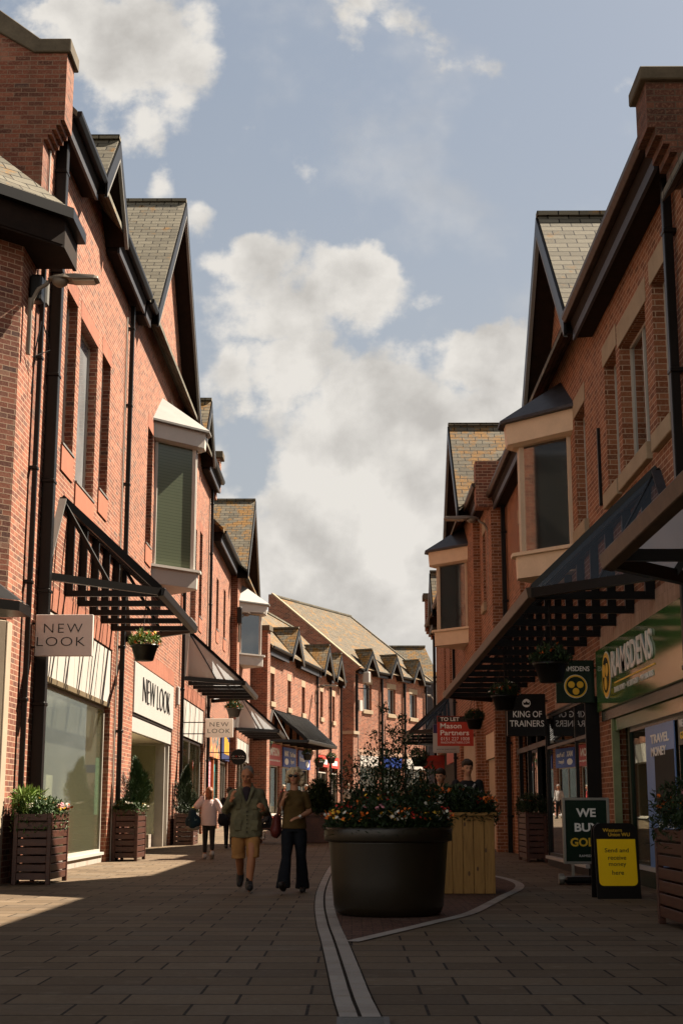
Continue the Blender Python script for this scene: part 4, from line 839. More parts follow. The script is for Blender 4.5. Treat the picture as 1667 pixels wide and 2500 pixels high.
def blossoms(m,pts,size,rs):
    for p in pts:
        p=Vector(p); s=size*rs.uniform(.7,1.3); n=Vector((rs.uniform(-.8,.8),rs.uniform(-1.1,.5),rs.uniform(.25,1))).normalized(); u=n.orthogonal().normalized(); v=n.cross(u)
        k=6; c=tuple(p+n*s*.25); P=[c]
        for i in range(2*k):
            r=s*(1 if i%2==0 else .68); t=math.pi*i/k; P.append(tuple(p+(u*math.cos(t)+v*math.sin(t))*r+n*s*rs.uniform(-.1,.12)))
        m.pts(P,[(0,i+1,(i+1)%(2*k)+1) for i in range(2*k)])
def bed(name,label,cat,loc,place,nleaf,lsize,flowers,leafm='leaf',group=None,trail=0,seed=1,fs=.024,tall=None):
    """a bed of flowers: place(rs)->(x,y,z) gives points through its volume; flowers = {colour: count}"""
    rs=random.Random(seed); t=thing(name,label,cat,loc,group)
    L=Vector(loc); m=MB(); leaves(m,[L+Vector(place(rs)) for _ in range(nleaf)],lsize,rs); m.build('foliage',M[leafm],t,recalc=False)
    if tall: m=MB(); leaves(m,[L+Vector(tall(rs)) for _ in range(nleaf//3)],lsize*1.3,rs,1.5,2.4); m.build('tall_foliage',M['leaf_l'],t,recalc=False)
    for c,n in flowers.items():
        m=MB(); P=[]
        ncl=max(1,n//7)
        cs=[Vector(place(rs)) for _ in range(ncl)]
        for i in range(n):
            q=cs[i%ncl]+Vector((rs.gauss(0,.05),rs.gauss(0,.05),rs.gauss(0,.018))); q.z=max(q.z,place.top*rs.uniform(.6,1.0)); P.append(L+q)
        blossoms(m,P,fs,rs); m.build(c+'_blossoms',PET[c],t,recalc=False)
    return t
def rect_place(w,d,top,droop=.0):
    def f(rs):
        x=rs.uniform(-w,w)*1.08; y=rs.uniform(-d,d)*1.08; e=max(abs(x)/w,abs(y)/d); z=top*rs.uniform(.15,1)*(1.1-.45*e**3)
        if e>1: z-=rs.uniform(0,droop)
        return (x,y,z)
    f.top=top*.75; return f
def disc_place(r,top,droop=.0):
    def f(rs):
        a=rs.uniform(0,2*math.pi); q=math.sqrt(rs.random())*1.06; z=top*rs.uniform(.15,1)*(1.15-.5*q**3)
        if q>1: z-=rs.uniform(0,droop)
        return (r*q*math.cos(a),r*q*math.sin(a),z)
    f.top=top*.7; return f
def ball_place(r,top):
    def f(rs):
        v=Vector((rs.gauss(0,1),rs.gauss(0,1),rs.gauss(0,1))).normalized()*r*rs.uniform(.6,1); return (v.x,v.y,abs(v.z)*top/r+rs.uniform(-.03,.02))
    f.top=top*.5; return f
def conifer(label,loc,h,r,seed,group=None,mat='leaf_c',n=6500):
    rs=random.Random(seed); t=thing('conifer',label,'shrub',loc,group); L=Vector(loc)
    m=MB(); m.tube([L,L+Vector((0,0,h*.85))],.02,6,.006); m.build('trunk',M['bark'],t)
    m=MB(); P=[]
    bumps=[(rs.uniform(0,6.28),rs.uniform(.1,.9),rs.uniform(.40,1.2)) for _ in range(26)]
    for _ in range(n):
        z=rs.random()**1.25; a=rs.uniform(0,6.283); k=min((abs((a-b[0]+3.14)%6.283-3.14)+abs(z-b[1])*3,b[2]) for b in bumps)[1]
        rr=r*k*(1-z)**.6*min(1,.5+z*3)*rs.uniform(.3,1.12); P.append(L+Vector((rr*math.cos(a)+.06*math.sin(z*5+seed),rr*math.sin(a),.02+z*h*rs.uniform(.9,1.04))))
    for p in P:
        o=(p-L); o.z=0; d=(o.normalized()*.5+Vector((rs.gauss(0,.25),rs.gauss(0,.25),rs.uniform(.6,1.3)))).normalized(); u=d.orthogonal().normalized()*.010; s=rs.uniform(.05,.10)
        m.pts([tuple(p-u),tuple(p+u),tuple(p+d*s)],[(0,1,2)])
    m.build('crown',M[mat],t,recalc=False); return t
def stain():
    m,k,b=base_mat('dark_red_timber_stain'); v=obc(k); mp=k.new('ShaderNodeMapping'); mp.inputs['Scale'].default_value=(2,2,30); k.l.new(v,mp.inputs[0]); n=k.noise(mp.outputs[0],2,6,.6); n2=k.noise(v,3,4)
    c=k.ramp(n,[(.3,(.034,.009,.004)),(.7,(.078,.021,.009))]); c=k.mix(k.math('MULTIPLY',k.smooth(n2,.5,.7),.4),c,(.11,.034,.014)); k.l.new(c,b.inputs['Base Color']); b.inputs['Roughness'].default_value=.5; bump(k,b,n,.3,.003); return m
M['stain']=stain()
def slat_planter(label,x0,x1,y0,y1,h=1.05,n=8,lit=True):
    """slatted box planter: four corner posts, slats with gaps, soil tray"""
    t=thing('slatted_planter',label,'planter',((x0+x1)/2,(y0+y1)/2,0),'dark slatted timber planters along the shop fronts')
    for px,py in ((x0,y0),(x1-.07,y0),(x0,y1-.07),(x1-.07,y1-.07)): m=MB(); m.box(px,px+.07,py,py+.07,0,h); m.build('post',M['stain'],t,bevel=.006)
    sh=(h-.06)/n
    for side in range(4):
        m=MB()
        for i in range(n):
            z0=.06+i*sh+.012; z1=.06+(i+1)*sh-.012
            if side==0: m.box(x0+.07,x1-.07,y0+.012,y0+.034,z0,z1)
            if side==1: m.box(x0+.07,x1-.07,y1-.034,y1-.012,z0,z1)
            if side==2: m.box(x0+.012,x0+.034,y0+.07,y1-.07,z0,z1)
            if side==3: m.box(x1-.034,x1-.012,y0+.07,y1-.07,z0,z1)
        m.build('slat_panel',M['stain'],t,bevel=.003)
    m=MB(); m.box(x0+.04,x1-.04,y0+.04,y1-.04,h-.35,h-.05); m.build('soil',soil,t); return t
slat_planter('nearest left slatted planter, with trailing yellow and pink flowers, beside the stone pilaster',-5.12,-4.54,22.05,23.4,1.06)
bed('bedding_flowers','mixed yellow, orange and pink flowers spilling over the nearest left slatted planter','flowers',(-4.84,22.65,1.0),rect_place(.30,.6,.27,.3),2800,.045,dict(orange=38,yellow=22,pink=34,white=20,red=10),'leaf','flowers planted in the slatted planters',seed=3,tall=lambda rs:(rs.uniform(-.32,-.05),rs.uniform(-.6,.3),rs.uniform(.05,.36)),fs=.03)
slat_planter('slatted planter with a bushy green conifer beside the cream shop entrance',-5.24,-4.68,31.9,33.2,1.12)
bed('bedding_flowers','low ring of yellow, orange and white flowers under the conifer beside the shop entrance','flowers',(-4.96,32.5,1.06),rect_place(.28,.6,.26,.15),2400,.045,dict(orange=34,yellow=34,white=60,purple=10),'leaf','flowers planted in the slatted planters',seed=4,fs=.03)
conifer('bushy green conifer rising from the slatted planter beside the cream shop entrance',(-4.80,32.3,1.05),1.15,.34,5)
conifer('thin brown half dead conifer behind the bushy green one beside the shop entrance',(-5.08,32.7,1.05),.8,.26,6,mat='leaf_b',n=500)
slat_planter('black slatted planter in shade with a dark conifer, third along the left shop fronts',-5.2,-4.62,42.6,43.9,1.0,7)
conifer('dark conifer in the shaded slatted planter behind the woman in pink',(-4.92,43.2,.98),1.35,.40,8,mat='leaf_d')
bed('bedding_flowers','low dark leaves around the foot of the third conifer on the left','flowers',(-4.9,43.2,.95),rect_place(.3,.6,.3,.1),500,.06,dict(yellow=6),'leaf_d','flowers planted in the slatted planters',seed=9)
slat_planter('nearest slatted planter at the right edge of the picture with orange flowers',3.06,3.75,13.55,14.8,.93,7)
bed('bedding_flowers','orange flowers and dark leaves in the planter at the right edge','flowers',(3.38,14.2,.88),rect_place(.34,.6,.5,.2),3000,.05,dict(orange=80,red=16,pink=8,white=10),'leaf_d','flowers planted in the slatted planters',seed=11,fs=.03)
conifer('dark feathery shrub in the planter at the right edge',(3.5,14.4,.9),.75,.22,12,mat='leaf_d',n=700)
slat_planter('slatted planter in shade beside the black doors of the trainer shop',3.76,4.22,31.5,33.0,1.06)
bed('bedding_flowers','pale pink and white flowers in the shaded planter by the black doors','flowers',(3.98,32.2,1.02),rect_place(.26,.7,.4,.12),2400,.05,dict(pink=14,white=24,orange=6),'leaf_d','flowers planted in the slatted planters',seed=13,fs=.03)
# big round pot
def pot():
    t=thing('round_planter','large dark round plant pot with a rolled rim in the middle of the street','planter',(.40,15.98,0))
    m=MB(); m.lathe((.40,15.98,0),[(.50,.0),(.565,.03),(.595,.10),(.615,.35),(.648,.76),(.652,.78)],64); M['pot']=plain('dark_bronze_plastic',(.016,.011,.005),.38,0,.25,2,.03,.5); m.build('pot_body',M['pot'],t,smooth=True)
    m=MB(); m.lathe((.40,15.98,0),[(.65,.775),(.69,.78),(.70,.795),(.70,.90),(.695,.92),(.67,.93),(.64,.925),(.63,.80)],64,cap=False); m.build('rim',M['pot'],t,smooth=True)
    m=MB(); m.lathe((.40,15.98,0),[(.01,.86),(.635,.86)],48); m.build('soil',soil,t)
    T=frameR((.40,15.98),(1,0),(0,-1)); mk=plain('faint_embossed_mark',(.12,.11,.09),.5); m=MB(T); m.tube([(.0+.016*math.cos(a),.583,.10+.016*math.sin(a)) for a in [i*math.pi/6 for i in range(12)]],.003,5); m.build('embossed_mark',mk,t); m=MB(T); m.box(.03,.07,.578,.583,.105,.109); m.build('embossed_mark',mk,t)
pot()
bed('bedding_flowers','dense orange, white and red flowers filling the big round pot','flowers',(.40,15.98,.86),disc_place(.64,.34,.1),9000,.045,dict(orange=210,yellow=170,white=240,red=110,pink=30),'leaf_d',None,seed=21,fs=.022)
def shrub():
    rs=random.Random(5); L=Vector((.42,16.05,.86)); t=thing('shrub','dark open leafy shrub growing out of the big round pot','shrub',tuple(L))
    st=MB(); P=[]
    tips=[((-.05,0,1.34),.05),((.16,0,1.22),.05),((-.16,.05,1.05),.06),((.05,-.1,1.1),.07),((.25,.05,.98),.07),((-.25,0,.85),.08),((-.42,0,.68),.09),((-.55,.05,.52),.08),((.3,-.05,.8),.1),((.42,.1,.66),.1),((0,0,.85),.13),((.12,.1,.68),.15),((-.15,-.1,.66),.14),((.25,0,.5),.16),((-.28,.1,.46),.15),((0,-.1,.5),.17),((.42,0,.42),.13),((-.1,.1,.32),.18),((.2,-.15,.3),.18),((-.4,-.1,.36),.11),((.5,0,.3),.1),((.12,0,1.0),.09),((-.62,0,.62),.05)]
    for (x,y,z),r in tips:
        tip=L+Vector((x,y,z)); mid=L+Vector((x*.35+rs.gauss(0,.02),y*.4,z*.55)); st.tube([L+Vector((rs.gauss(0,.03),rs.gauss(0,.03),0)),mid,tip],.009,5,.003)
        r=r*1.3 if r<.1 else r
        for _ in range(int(12+r*r*(8000 if r<.13 else 12500))):
            v=Vector((rs.gauss(0,1),rs.gauss(0,1),rs.gauss(0,1)*.8)); v=v.normalized()*r*rs.random()**.4*1.15; P.append(tip+v)
        for q in (.35,.6,.8): P+= [tip.lerp(mid,q)+Vector((rs.gauss(0,.03),rs.gauss(0,.03),rs.gauss(0,.03))) for _ in range(7)]
    st.build('stems',M['bark'],t); m=MB(); leaves(m,P,.042,rs,1.2,1.3); m.build('foliage',M['leaf_d'],t,recalc=False)
shrub()
def pine():
    m,k,b=base_mat('green_tinted_pine_boards'); v=obc(k); mp=k.new('ShaderNodeMapping'); mp.inputs['Scale'].default_value=(9,9,.9); k.l.new(v,mp.inputs[0]); n=k.noise(mp.outputs[0],3,6,.6,dist=.6); vo=k.new('ShaderNodeTexVoronoi'); mp2=k.new('ShaderNodeMapping'); mp2.inputs['Scale'].default_value=(6,6,3); k.l.new(v,mp2.inputs[0]); k.l.new(mp2.outputs[0],vo.inputs['Vector']); vo.inputs['Scale'].default_value=1
    c=k.ramp(n,[(.3,(.21,.105,.024)),(.6,(.32,.17,.042)),(.8,(.25,.125,.03))]); c=k.mix(k.math('LESS_THAN',vo.outputs['Distance'],.1),c,(.1,.045,.015)); k.l.new(c,b.inputs['Base Color']); b.inputs['Roughness'].default_value=.7; bump(k,b,n,.2,.003); return m
M['pine']=pine()
def board_planter(label,x0,x1,y0,y1,h,group=None):
    t=thing('wooden_planter',label,'planter',((x0+x1)/2,(y0+y1)/2,gz(y0)),'tall pine board planters'); z=gz(y0)
    for f,(a0,a1) in (('front',(x0,x1)),('back',(x0,x1)),('left',(y0,y1)),('right',(y0,y1))):
        n=max(2,round((a1-a0)/.145)); w=(a1-a0)/n; m=MB()
        for i in range(n):
            a=a0+i*w+.003; c=a0+(i+1)*w-.003
            if f=='front': m.box(a,c,y0,y0+.025,z+.01,z+h)
            elif f=='back': m.box(a,c,y1-.025,y1,z+.01,z+h)
            elif f=='left': m.box(x0,x0+.025,a+.026,c-.026,z+.01,z+h)
            else: m.box(x1-.025,x1,a+.026,c-.026,z+.01,z+h)
        m.build('board_side',M['pine'],t,bevel=.003)
    m=MB(); m.box(x0-.03,x1+.03,y0-.03,y0+.09,z+h,z+h+.045); m.box(x0-.03,x1+.03,y1-.09,y1+.03,z+h,z+h+.045); m.box(x0-.03,x0+.09,y0+.09,y1-.09,z+h,z+h+.045); m.box(x1-.09,x1+.03,y0+.09,y1-.09,z+h,z+h+.045); m.build('capping',M['pine'],t,bevel=.005)
    m=MB(); m.box(x0+.03,x1-.03,y0+.03,y1-.03,z+h-.3,z+h-.05); m.build('soil',soil,t); return t
board_planter('tall pine board planter with orange marigolds, just behind the big round pot',.78,1.93,19.7,20.9,1.03)
bed('bedding_flowers','orange marigolds and dark leaves in the pine planter behind the pot','flowers',(1.35,20.3,1.0),rect_place(.58,.6,.38,.15),6500,.055,dict(orange=150,white=34,pink=14,red=14),'leaf_d',None,seed=31,fs=.040,tall=None)
board_planter('farther pine board planter seen between the pot shrub and the two young men',1.25,1.85,30,31.5,1.45)
bed('bedding_flowers','low dark leaves on top of the farther pine planter','flowers',(1.55,30.7,1.42),rect_place(.3,.7,.2,.1),500,.06,dict(white=6),'leaf_d',None,seed=33)
# dark shrubs in a tub, left of the pot shrub
bed('tub_shrub','dark leafy shrubs in a tub behind the discount board','shrub',(-1.0,44.5,gz(44)+.8),ball_place(.5,1.1),3500,.10,dict(red=5),'leaf_d',None,seed=41)
t=thing('timber_tub','brown timber tub holding the dark shrubs behind the discount board','planter',(-1.0,44.5,gz(44))); m=MB(); m.box(-1.55,-.5,44.1,45.2,gz(44),gz(44)+.85); m.build('tub_body',M['stain'],t,bevel=.02); m=MB(); m.box(-1.6,-.45,44.05,44.15,gz(44)+.8,gz(44)+.9); m.build('rim',M['stain'],t)

def basket(label,loc,top,r,seed,cols,lm='leaf_d',trail=0,pot='black',det=True):
    t=thing('hanging_basket',label,'hanging basket',loc,'hanging baskets under the shop canopies'); L=Vector(loc)
    m=MB(); m.lathe(tuple(L),[(r*.62,-r*1.15),(r*.68,-r*1.1),(r*.95,-.04),(r*1.04,-.04),(r*1.06,0),(r*.95,0)],20); m.build('tub',M[pot+'_tub'],t,smooth=True)
    m=MB()
    for k in range(3): a=k*2.09+.5; m.tube([L+Vector((r*math.cos(a),r*math.sin(a),0)),L+Vector((0,0,min(top,.62)))],.006,4)
    m.tube([L+Vector((0,0,min(top,.62))),L+Vector((0,0,top))],.009,4); m.build('chain',M['black'],t)
    rs=random.Random(seed); f=ball_place(r*1.25,r*1.0); m=MB(); leaves(m,[L+Vector(f(rs)) for _ in range(900)],.05,rs,1.3); m.build('foliage',M[lm],t,recalc=False)
    for c,n in cols.items(): m=MB(); blossoms(m,[L+Vector(f(rs))*1.05+Vector((0,0,.03)) for _ in range(n)],.028,rs); m.build(c+'_blossoms',PET[c],t,recalc=False)
M['black_tub']=plain('black_plastic_tub',(.008,.007,.006),.4,0,.2,3,0,.3); M['grey_tub']=plain('grey_plastic_tub',(.10,.095,.085),.4)
basket('hanging basket of lime leaves and orange flowers under the nearest left canopy',(-3.77,25.9,4.05),.95,.25,1,dict(orange=22,yellow=12,white=8),'leaf_l')
basket('grey hanging basket of orange flowers above the second hanging shop sign on the left',(-3.79,46.3,4.3),.75,.24,2,dict(orange=26,red=8),'leaf',pot='grey')
basket('nearest hanging basket on the right, over the green hanging sign',(2.78,19.9,3.12),.95,.24,3,dict(orange=9,red=4))
basket('hanging basket of red and orange flowers beside the black trainer shop sign',(2.86,26.8,3.2),.9,.24,4,dict(orange=12,red=14,white=12))
basket('small dark hanging basket beside the red estate agent board',(3.04,35.5,3.3),.8,.22,5,dict(yellow=3,red=3))
basket('dark trailing hanging basket by the far right canopy',(2.42,51.6,2.95),.85,.3,6,dict(red=6))
for i,(x,y,z,lb) in enumerate([(-4.25,72.6,4.35,'hanging basket in front of the red shop sign'),(-2.35,77.5,4.0,'hanging basket with pale flowers between the two blue shop signs'),(-1.75,79.5,3.65,'hanging basket under the far edge of the ribbed canopy'),(-1.15,81.5,3.95,'rightmost far hanging basket beside the bright red shop sign')]): basket(lb,(x,y,z),.5,.27,50+i,dict(pink=8,white=6) if i==1 else dict(yellow=6,white=5),'leaf')

# ------------------------------------------------------------------ signs, boards and lamps
def plate(T,a,c,z0,z1,o0,o1,mat,name,t,bevel=.006): m=MB(T); m.box(a,c,o0,o1,z0,z1); return m.build(name,mat,t,bevel=bevel)
def facing(y): return frameR((0,y),(1,0),(0,-1))
def bracket(T,t,x0,x1,z0,z1):
    for z in (z0,z1): m=MB(T); m.bar((x0,.0,z),(x1,.0,z),.03,.03); m.build('bracket',M['black'],t)
def acrylic():
    m,k,b=base_mat('white_acrylic_sign'); b.inputs['Base Color'].default_value=(.78,.74,.70,1); b.inputs['Roughness'].default_value=.4; out=k.n['Material Output']; tr=k.new('ShaderNodeBsdfTranslucent'); tr.inputs[0].default_value=(.2,.19,.17,1); mx=k.new('ShaderNodeAddShader'); k.l.new(b.outputs[0],mx.inputs[0]); k.l.new(tr.outputs[0],mx.inputs[1]); k.l.new(mx.outputs[0],out.inputs[0]); return m
M['white_sign']=acrylic(); M['white_sign3']=plain('shaded_white_sign',(.66,.58,.53),.4,0,.05)  # lit and shaded copies of one white sign; white_sign3 has shade coloured in
T=facing(23.55); t=thing('hanging_sign','large square white shop sign hanging behind the black downpipe, nearest on the left','sign',(-4.75,23.55,3.6)); p=plate(T,-5.24,-4.29,3.6,4.29,-.05,.05,M['white_sign3'],'sign_board',t)
text('lettering','NEW',black_letters,p,T,-5.10,3.985,.64,.15,o=.052,depth=.004,bold=-.014,spacing=1.25); text('lettering','LOOK',black_letters,p,T,-5.21,3.765,.80,.15,o=.052,depth=.004,bold=-.014,spacing=1.15); bracket(T,t,-5.3,-5.2,3.75,4.15)
T=facing(44.5); t=thing('hanging_sign','smaller square white shop sign hanging farther along, over the woman in pink','sign',(-4.1,44.5,3.3)); p=plate(T,-4.52,-3.66,3.29,3.87,-.05,.05,M['white_sign'],'sign_board',t)
text('lettering','NEW',black_letters,p,T,-4.38,3.62,.58,.13,o=.052,depth=.004,bold=-.010,spacing=1.25); text('lettering','LOOK',black_letters,p,T,-4.44,3.42,.69,.13,o=.052,depth=.004,bold=-.010,spacing=1.15); bracket(T,t,-5.3,-4.5,3.4,3.75)
T=facing(53); t=thing('round_sign','round black hanging sign with red and silver letters above the passers-by','sign',(-4.14,53,2.7)); m=MB(T); m.prism([(-4.14+.29*math.cos(a*math.pi/20),-.04,2.99+.29*math.sin(a*math.pi/20)) for a in range(40)],(0,.08,0)); p=m.build('sign_board',M['black'],t)
text('lettering','O',M['letter_w'],p,T,-4.38,2.985,.09,.055,o=.042,bold=-.01); text('lettering','X',plain('red_lettering',(.6,.05,.03)),p,T,-4.27,2.985,.09,.055,o=.042); text('lettering','VA',M['letter_w'],p,T,-4.16,2.985,.24,.055,o=.042,bold=-.01); text('lettering','OFFICIAL PARTNER',M['letter_w'],p,T,-4.37,2.92,.45,.02,o=.042); bracket(T,t,-5.3,-4.4,2.9,3.15)
T=facing(29.5); t=thing('hanging_sign','black hanging sign with white letters and a crown, over the trainer shop doors','sign',(3.6,29.5,2.6)); p=plate(T,3.19,3.98,2.58,3.44,-.06,.06,M['black'],'sign_board',t)
text('lettering','KING OF',M['letter_b'],p,T,3.31,2.96,.59,.13,o=.062,depth=.004,bold=.01); text('lettering','TRAINERS',M['letter_b'],p,T,3.24,2.77,.70,.13,o=.062,depth=.004,bold=.01)
m=MB(T); m.prism([(3.59+.085*math.cos(a*math.pi/14),.061,3.25+.085*math.sin(a*math.pi/14)) for a in range(28)],(0,.004,0)); m.build('crown_disc',M['letter_b'],p); m=MB(T); m.prism([(3.53,.066,3.215),(3.65,.066,3.215),(3.66,.066,3.28),(3.625,.066,3.25),(3.59,.066,3.29),(3.555,.066,3.25),(3.52,.066,3.28)],(0,.004,0)); m.build('crown_emblem',M['black'],p); bracket(T,t,3.98,4.03,2.8,3.3)
T=facing(24.6); t=thing('hanging_sign','square dark green hanging sign with a yellow ring of three coins','sign',(3.85,24.6,2.9)); p=plate(T,3.51,4.17,2.90,3.63,-.06,.06,M['green_d'],'sign_board',t)
text('lettering','RAMSDENS',M['letter_w'],p,T,3.59,3.44,.5,.085,o=.062,depth=.004,bold=.02)
for r0,o0,mt in ((.2,.061,M['letter_w']),(.193,.064,M['gold']),(.165,.068,M['green_d'])): m=MB(T); m.prism([(3.845+r0*math.cos(a*math.pi/18),o0,3.18+r0*math.sin(a*math.pi/18)) for a in range(36)],(0,.004,0)); m.build('logo_ring',mt,p)
for dx,dz in ((-.075,.03),(.075,.03),(0,-.085)): m=MB(T); m.prism([(3.845+dx+.058*math.cos(a*math.pi/12),.072,3.18+dz+.058*math.sin(a*math.pi/12)) for a in range(24)],(0,.004,0)); m.build('logo_coin',M['gold'],p)
bracket(T,t,4.17,4.26,3.0,3.5)
T=facing(42.3); t=thing('estate_agent_board','red and black letting board with white lettering on the right','sign',(3.07,42.3,2.9)); p=plate(T,2.52,3.58,2.93,3.80,-.02,.02,M['red_sign'],'sign_board',t,0); plate(T,2.53,3.57,3.63,3.79,.021,.024,plain('brown_black_strip',(.03,.018,.012)),'header_strip',p,0)
ww=M['letter_w']; text('lettering','TO LET',ww,p,T,2.61,3.655,.56,.11,o=.026,depth=.003,bold=.015); text('lettering','Mason',ww,p,T,2.61,3.44,.62,.15,o=.022,depth=.003,bold=.015); text('lettering','Partners',ww,p,T,2.61,3.24,.84,.15,o=.022,depth=.003,bold=.015); text('lettering','0151 227 1008',ww,p,T,2.62,3.09,.84,.10,o=.022,depth=.003); text('lettering','MASONPARTNERS.COM',ww,p,T,2.62,3.0,.84,.06,o=.022,depth=.003)
T=facing(44.2); t=thing('estate_agent_board','white and navy agency board half hidden behind the red letting board','sign',(2.9,44.2,2.8)); p=plate(T,2.50,3.30,2.80,3.68,-.02,.02,M['white2'],'sign_board',t,0); plate(T,2.505,3.295,3.40,3.675,.021,.024,plain('navy_strip',(.03,.02,.07)),'header_strip',p,0); text('lettering','www.pee.com',plain('grey_lettering',(.12,.11,.12)),p,T,2.6,2.87,.6,.06,o=.022,depth=.003); text('lettering','Cumbria, Lancashire & Southern',M['lead_dark'],p,T,2.58,2.815,.66,.025,o=.022,depth=.003)
for x,y in ((3.6,42.3),(3.4,44.2)): pass
def aboard_wu():
    t=thing('pavement_sign','yellow and black money transfer pavement board with rounded top','sign',(3.4,18.8,0)); T=frameR((3.12,18.75),(.995,.06),(.06,-.995))
    m=MB(T); W=.57
    P=[(0,0),(0,.82)]+[(.1-.1*math.cos(a*math.pi/12),.84+.1*math.sin(a*math.pi/12)) for a in range(1,7)]+[(W-.1+.1*math.sin(a*math.pi/12),.84+.1*math.cos(a*math.pi/12)) for a in range(0,6)]+[(W,.82),(W,0)]
    for k,(o,tilt) in enumerate(((0,-.12),(-.32,.12))):
        f=MB(lambda s,oo,z,o=o,tl=tilt: T(s,o+oo+tl*z+.0,z)); f.prism([(a,0,z) for a,z in P],(0,.025,0)); q=f.build('board_panel',M['black'],t,bevel=.004)
        if k==0:
            F=lambda s,oo,z: T(s,oo-.12*z,z); F2=F
            g=MB(F); r=.06; YP=[(.035,.74),(.035,.16+r)]+[(.035+r-r*math.cos(a*math.pi/10),.16+r-r*math.sin(a*math.pi/10)) for a in range(1,6)]+[(W-.035-r+r*math.sin(a*math.pi/10),.16+r-r*math.cos(a*math.pi/10)) for a in range(0,6)]+[(W-.035,.74)]
            g.prism([(a,.026,z) for a,z in YP],(0,.004,0)); g.build('yellow_panel',plain('bright_yellow_print',(.95,.60,.01),.35,0,.03),q)
            text('lettering','Western',M['gold'],q,F,.12,.83,.25,.045,o=.026,depth=.003); text('lettering','Union WU',M['gold'],q,F,.19,.775,.28,.045,o=.026,depth=.003)
            for i,(tx,w_) in enumerate((('Send and',.31),('receive',.235),('money',.225),('here',.15))): text('lettering',tx,black_letters,q,F,.285-w_/2,.575-i*.093,w_,.052 if tx!='here' else .055,o=.031,depth=.002,bold=.005)
aboard_wu()
def board_gold():
    t=thing('pavement_sign','silver framed dark pavement sign about buying gold on a wheeled base','sign',(3.55,22.3,0)); T=facing(22.3)
    p=plate(T,3.24,3.92,.32,1.27,-.03,.03,M['green_d'],'sign_panel',t)
    for a,c,z0,z1 in ((3.22,3.265,.3,1.29),(3.895,3.94,.3,1.29),(3.265,3.895,1.25,1.29),(3.265,3.895,.3,.34)): plate(T,a,c,z0,z1,-.035,.04,M['silver'],'frame_bar',t)
    text('lettering','WE',ww,p,T,3.43,1.0,.3,.13,o=.032,depth=.003,bold=.03); text('lettering','BUY',ww,p,T,3.40,.78,.38,.13,o=.032,depth=.003,bold=.03); text('lettering','GOLD',M['gold_l'],p,T,3.33,.56,.48,.13,o=.032,depth=.003,bold=.03); text('lettering','RAMSDENS',ww,p,T,3.46,.405,.28,.035,o=.032,depth=.003)
    for x in (3.36,3.8): m=MB(T); m.bar((x,0,.08),(x,0,.33),.04,.04); m.build('leg',M['silver'],t)
    m=MB(); m.box(3.2,3.95,22.08,22.5,.02,.12); m.build('base',M['black'],t,bevel=.04); m=MB(); m.tube([(3.14,22.3,.08),(3.22,22.3,.08)],.08,12); m.build('wheel',M['silver'],t)
M['silver']=plain('dull_silver_metal',(.35,.33,.29),.35,.7,.1); M['gold_l']=plain('mustard_lettering',(.75,.46,.03),.5)
board_gold()
def board_disc():
    t=thing('pavement_sign','teal and grey discount pavement board behind the big pot','sign',(-1.34,46,gz(46))); T=facing(46); z=gz(46)
    m=MB(T); m.prism([(-1.65,0,z),(-1.65,0,z+1.05),(-1.55,0,z+1.13),(-1.13,0,z+1.13),(-1.03,0,z+1.05),(-1.03,0,z)],(0,.05,0)); p=m.build('board_panel',M['black'],t)
    plate(T,-1.6,-1.08,z+.25,z+1.03,.052,.056,plain('teal_print',(.05,.13,.13)),'printed_panel',p,0); plate(T,-1.57,-1.11,z+.35,z+.85,.058,.060,plain('pale_photo_print',(.3,.25,.25),.5,0,.6,12),'photo_print',p,0); plate(T,-1.6,-1.08,z+.25,z+.31,.058,.060,M['red_sign'],'red_strip',p,0)
    text('lettering','40% Discount',ww,p,T,-1.53,z+.9,.4,.07,o=.06,depth=.003)
board_disc()
def lamp(label,pole,arm,head,length,dirx,y,z0,z1,mat='lamp_grey',side=1):
    """wall mounted street lamp: bracket pole on the wall, curved arm, flat LED head over the street"""
    t=thing('street_lamp',label,'street lamp',(pole,y,z0)); m=MB(); m.tube([(pole,y,z0),(pole,y,z1-.1)],.04,8); m.build('bracket_pole',M[mat],t)
    m=MB(); P=[(pole,y,z1-.35),(pole+dirx*.03,y,z1-.12),(pole+dirx*.12,y,z1+.06),(pole+dirx*.26,y,z1+.15),(head,y,z1+.2)]; m.tube(P,.035,8); m.build('arm',M[mat],t,smooth=True)
    m=MB(); h=head; d=dirx; z=z1+.2
    secs=[(0,.05,-.05,.05),(.10,.10,-.10,.08),(.28,.17,-.11,.09),(.45,.17,-.03,.09),(length-.06,.15,-.02,.07),(length,.12,-.0,.05)]
    P=[]
    for s,wd,zl,zh in secs: P+=[(h+d*s,y-wd,z+zl*.5+.0),(h+d*s,y+wd,z+zl*.5),(h+d*s,y+wd*.7,z+zh),(h+d*s,y-wd*.7,z+zh)] if s>.4 else [(h+d*s,y-wd,z+.01),(h+d*s,y+wd,z+.01),(h+d*s,y+wd*.6,z+zh),(h+d*s,y-wd*.6,z+zh)]
    F=[(4*i+j,4*i+(j+1)%4,4*i+4+(j+1)%4,4*i+4+j) for i in range(len(secs)-1) for j in range(4)]+[(3,2,1,0),tuple(range(4*len(secs)-4,4*len(secs)))]
    m.pts(P,F); hd=m.build('lamp_head',M[mat],t,bevel=.008)
    m=MB(); m.lathe((h+d*.2,y,z-.075),[(.02,-.03),(.07,-.02),(.12,.02),(.14,.08)],12); m.build('gear_housing',M[mat],t,smooth=True)
    m=MB(); m.box(min(h+d*.42,h+d*(length-.06)),max(h+d*.42,h+d*(length-.06)),y-.11,y+.11,z-.035,z-.012); m.build('lens',M['lens'],hd)
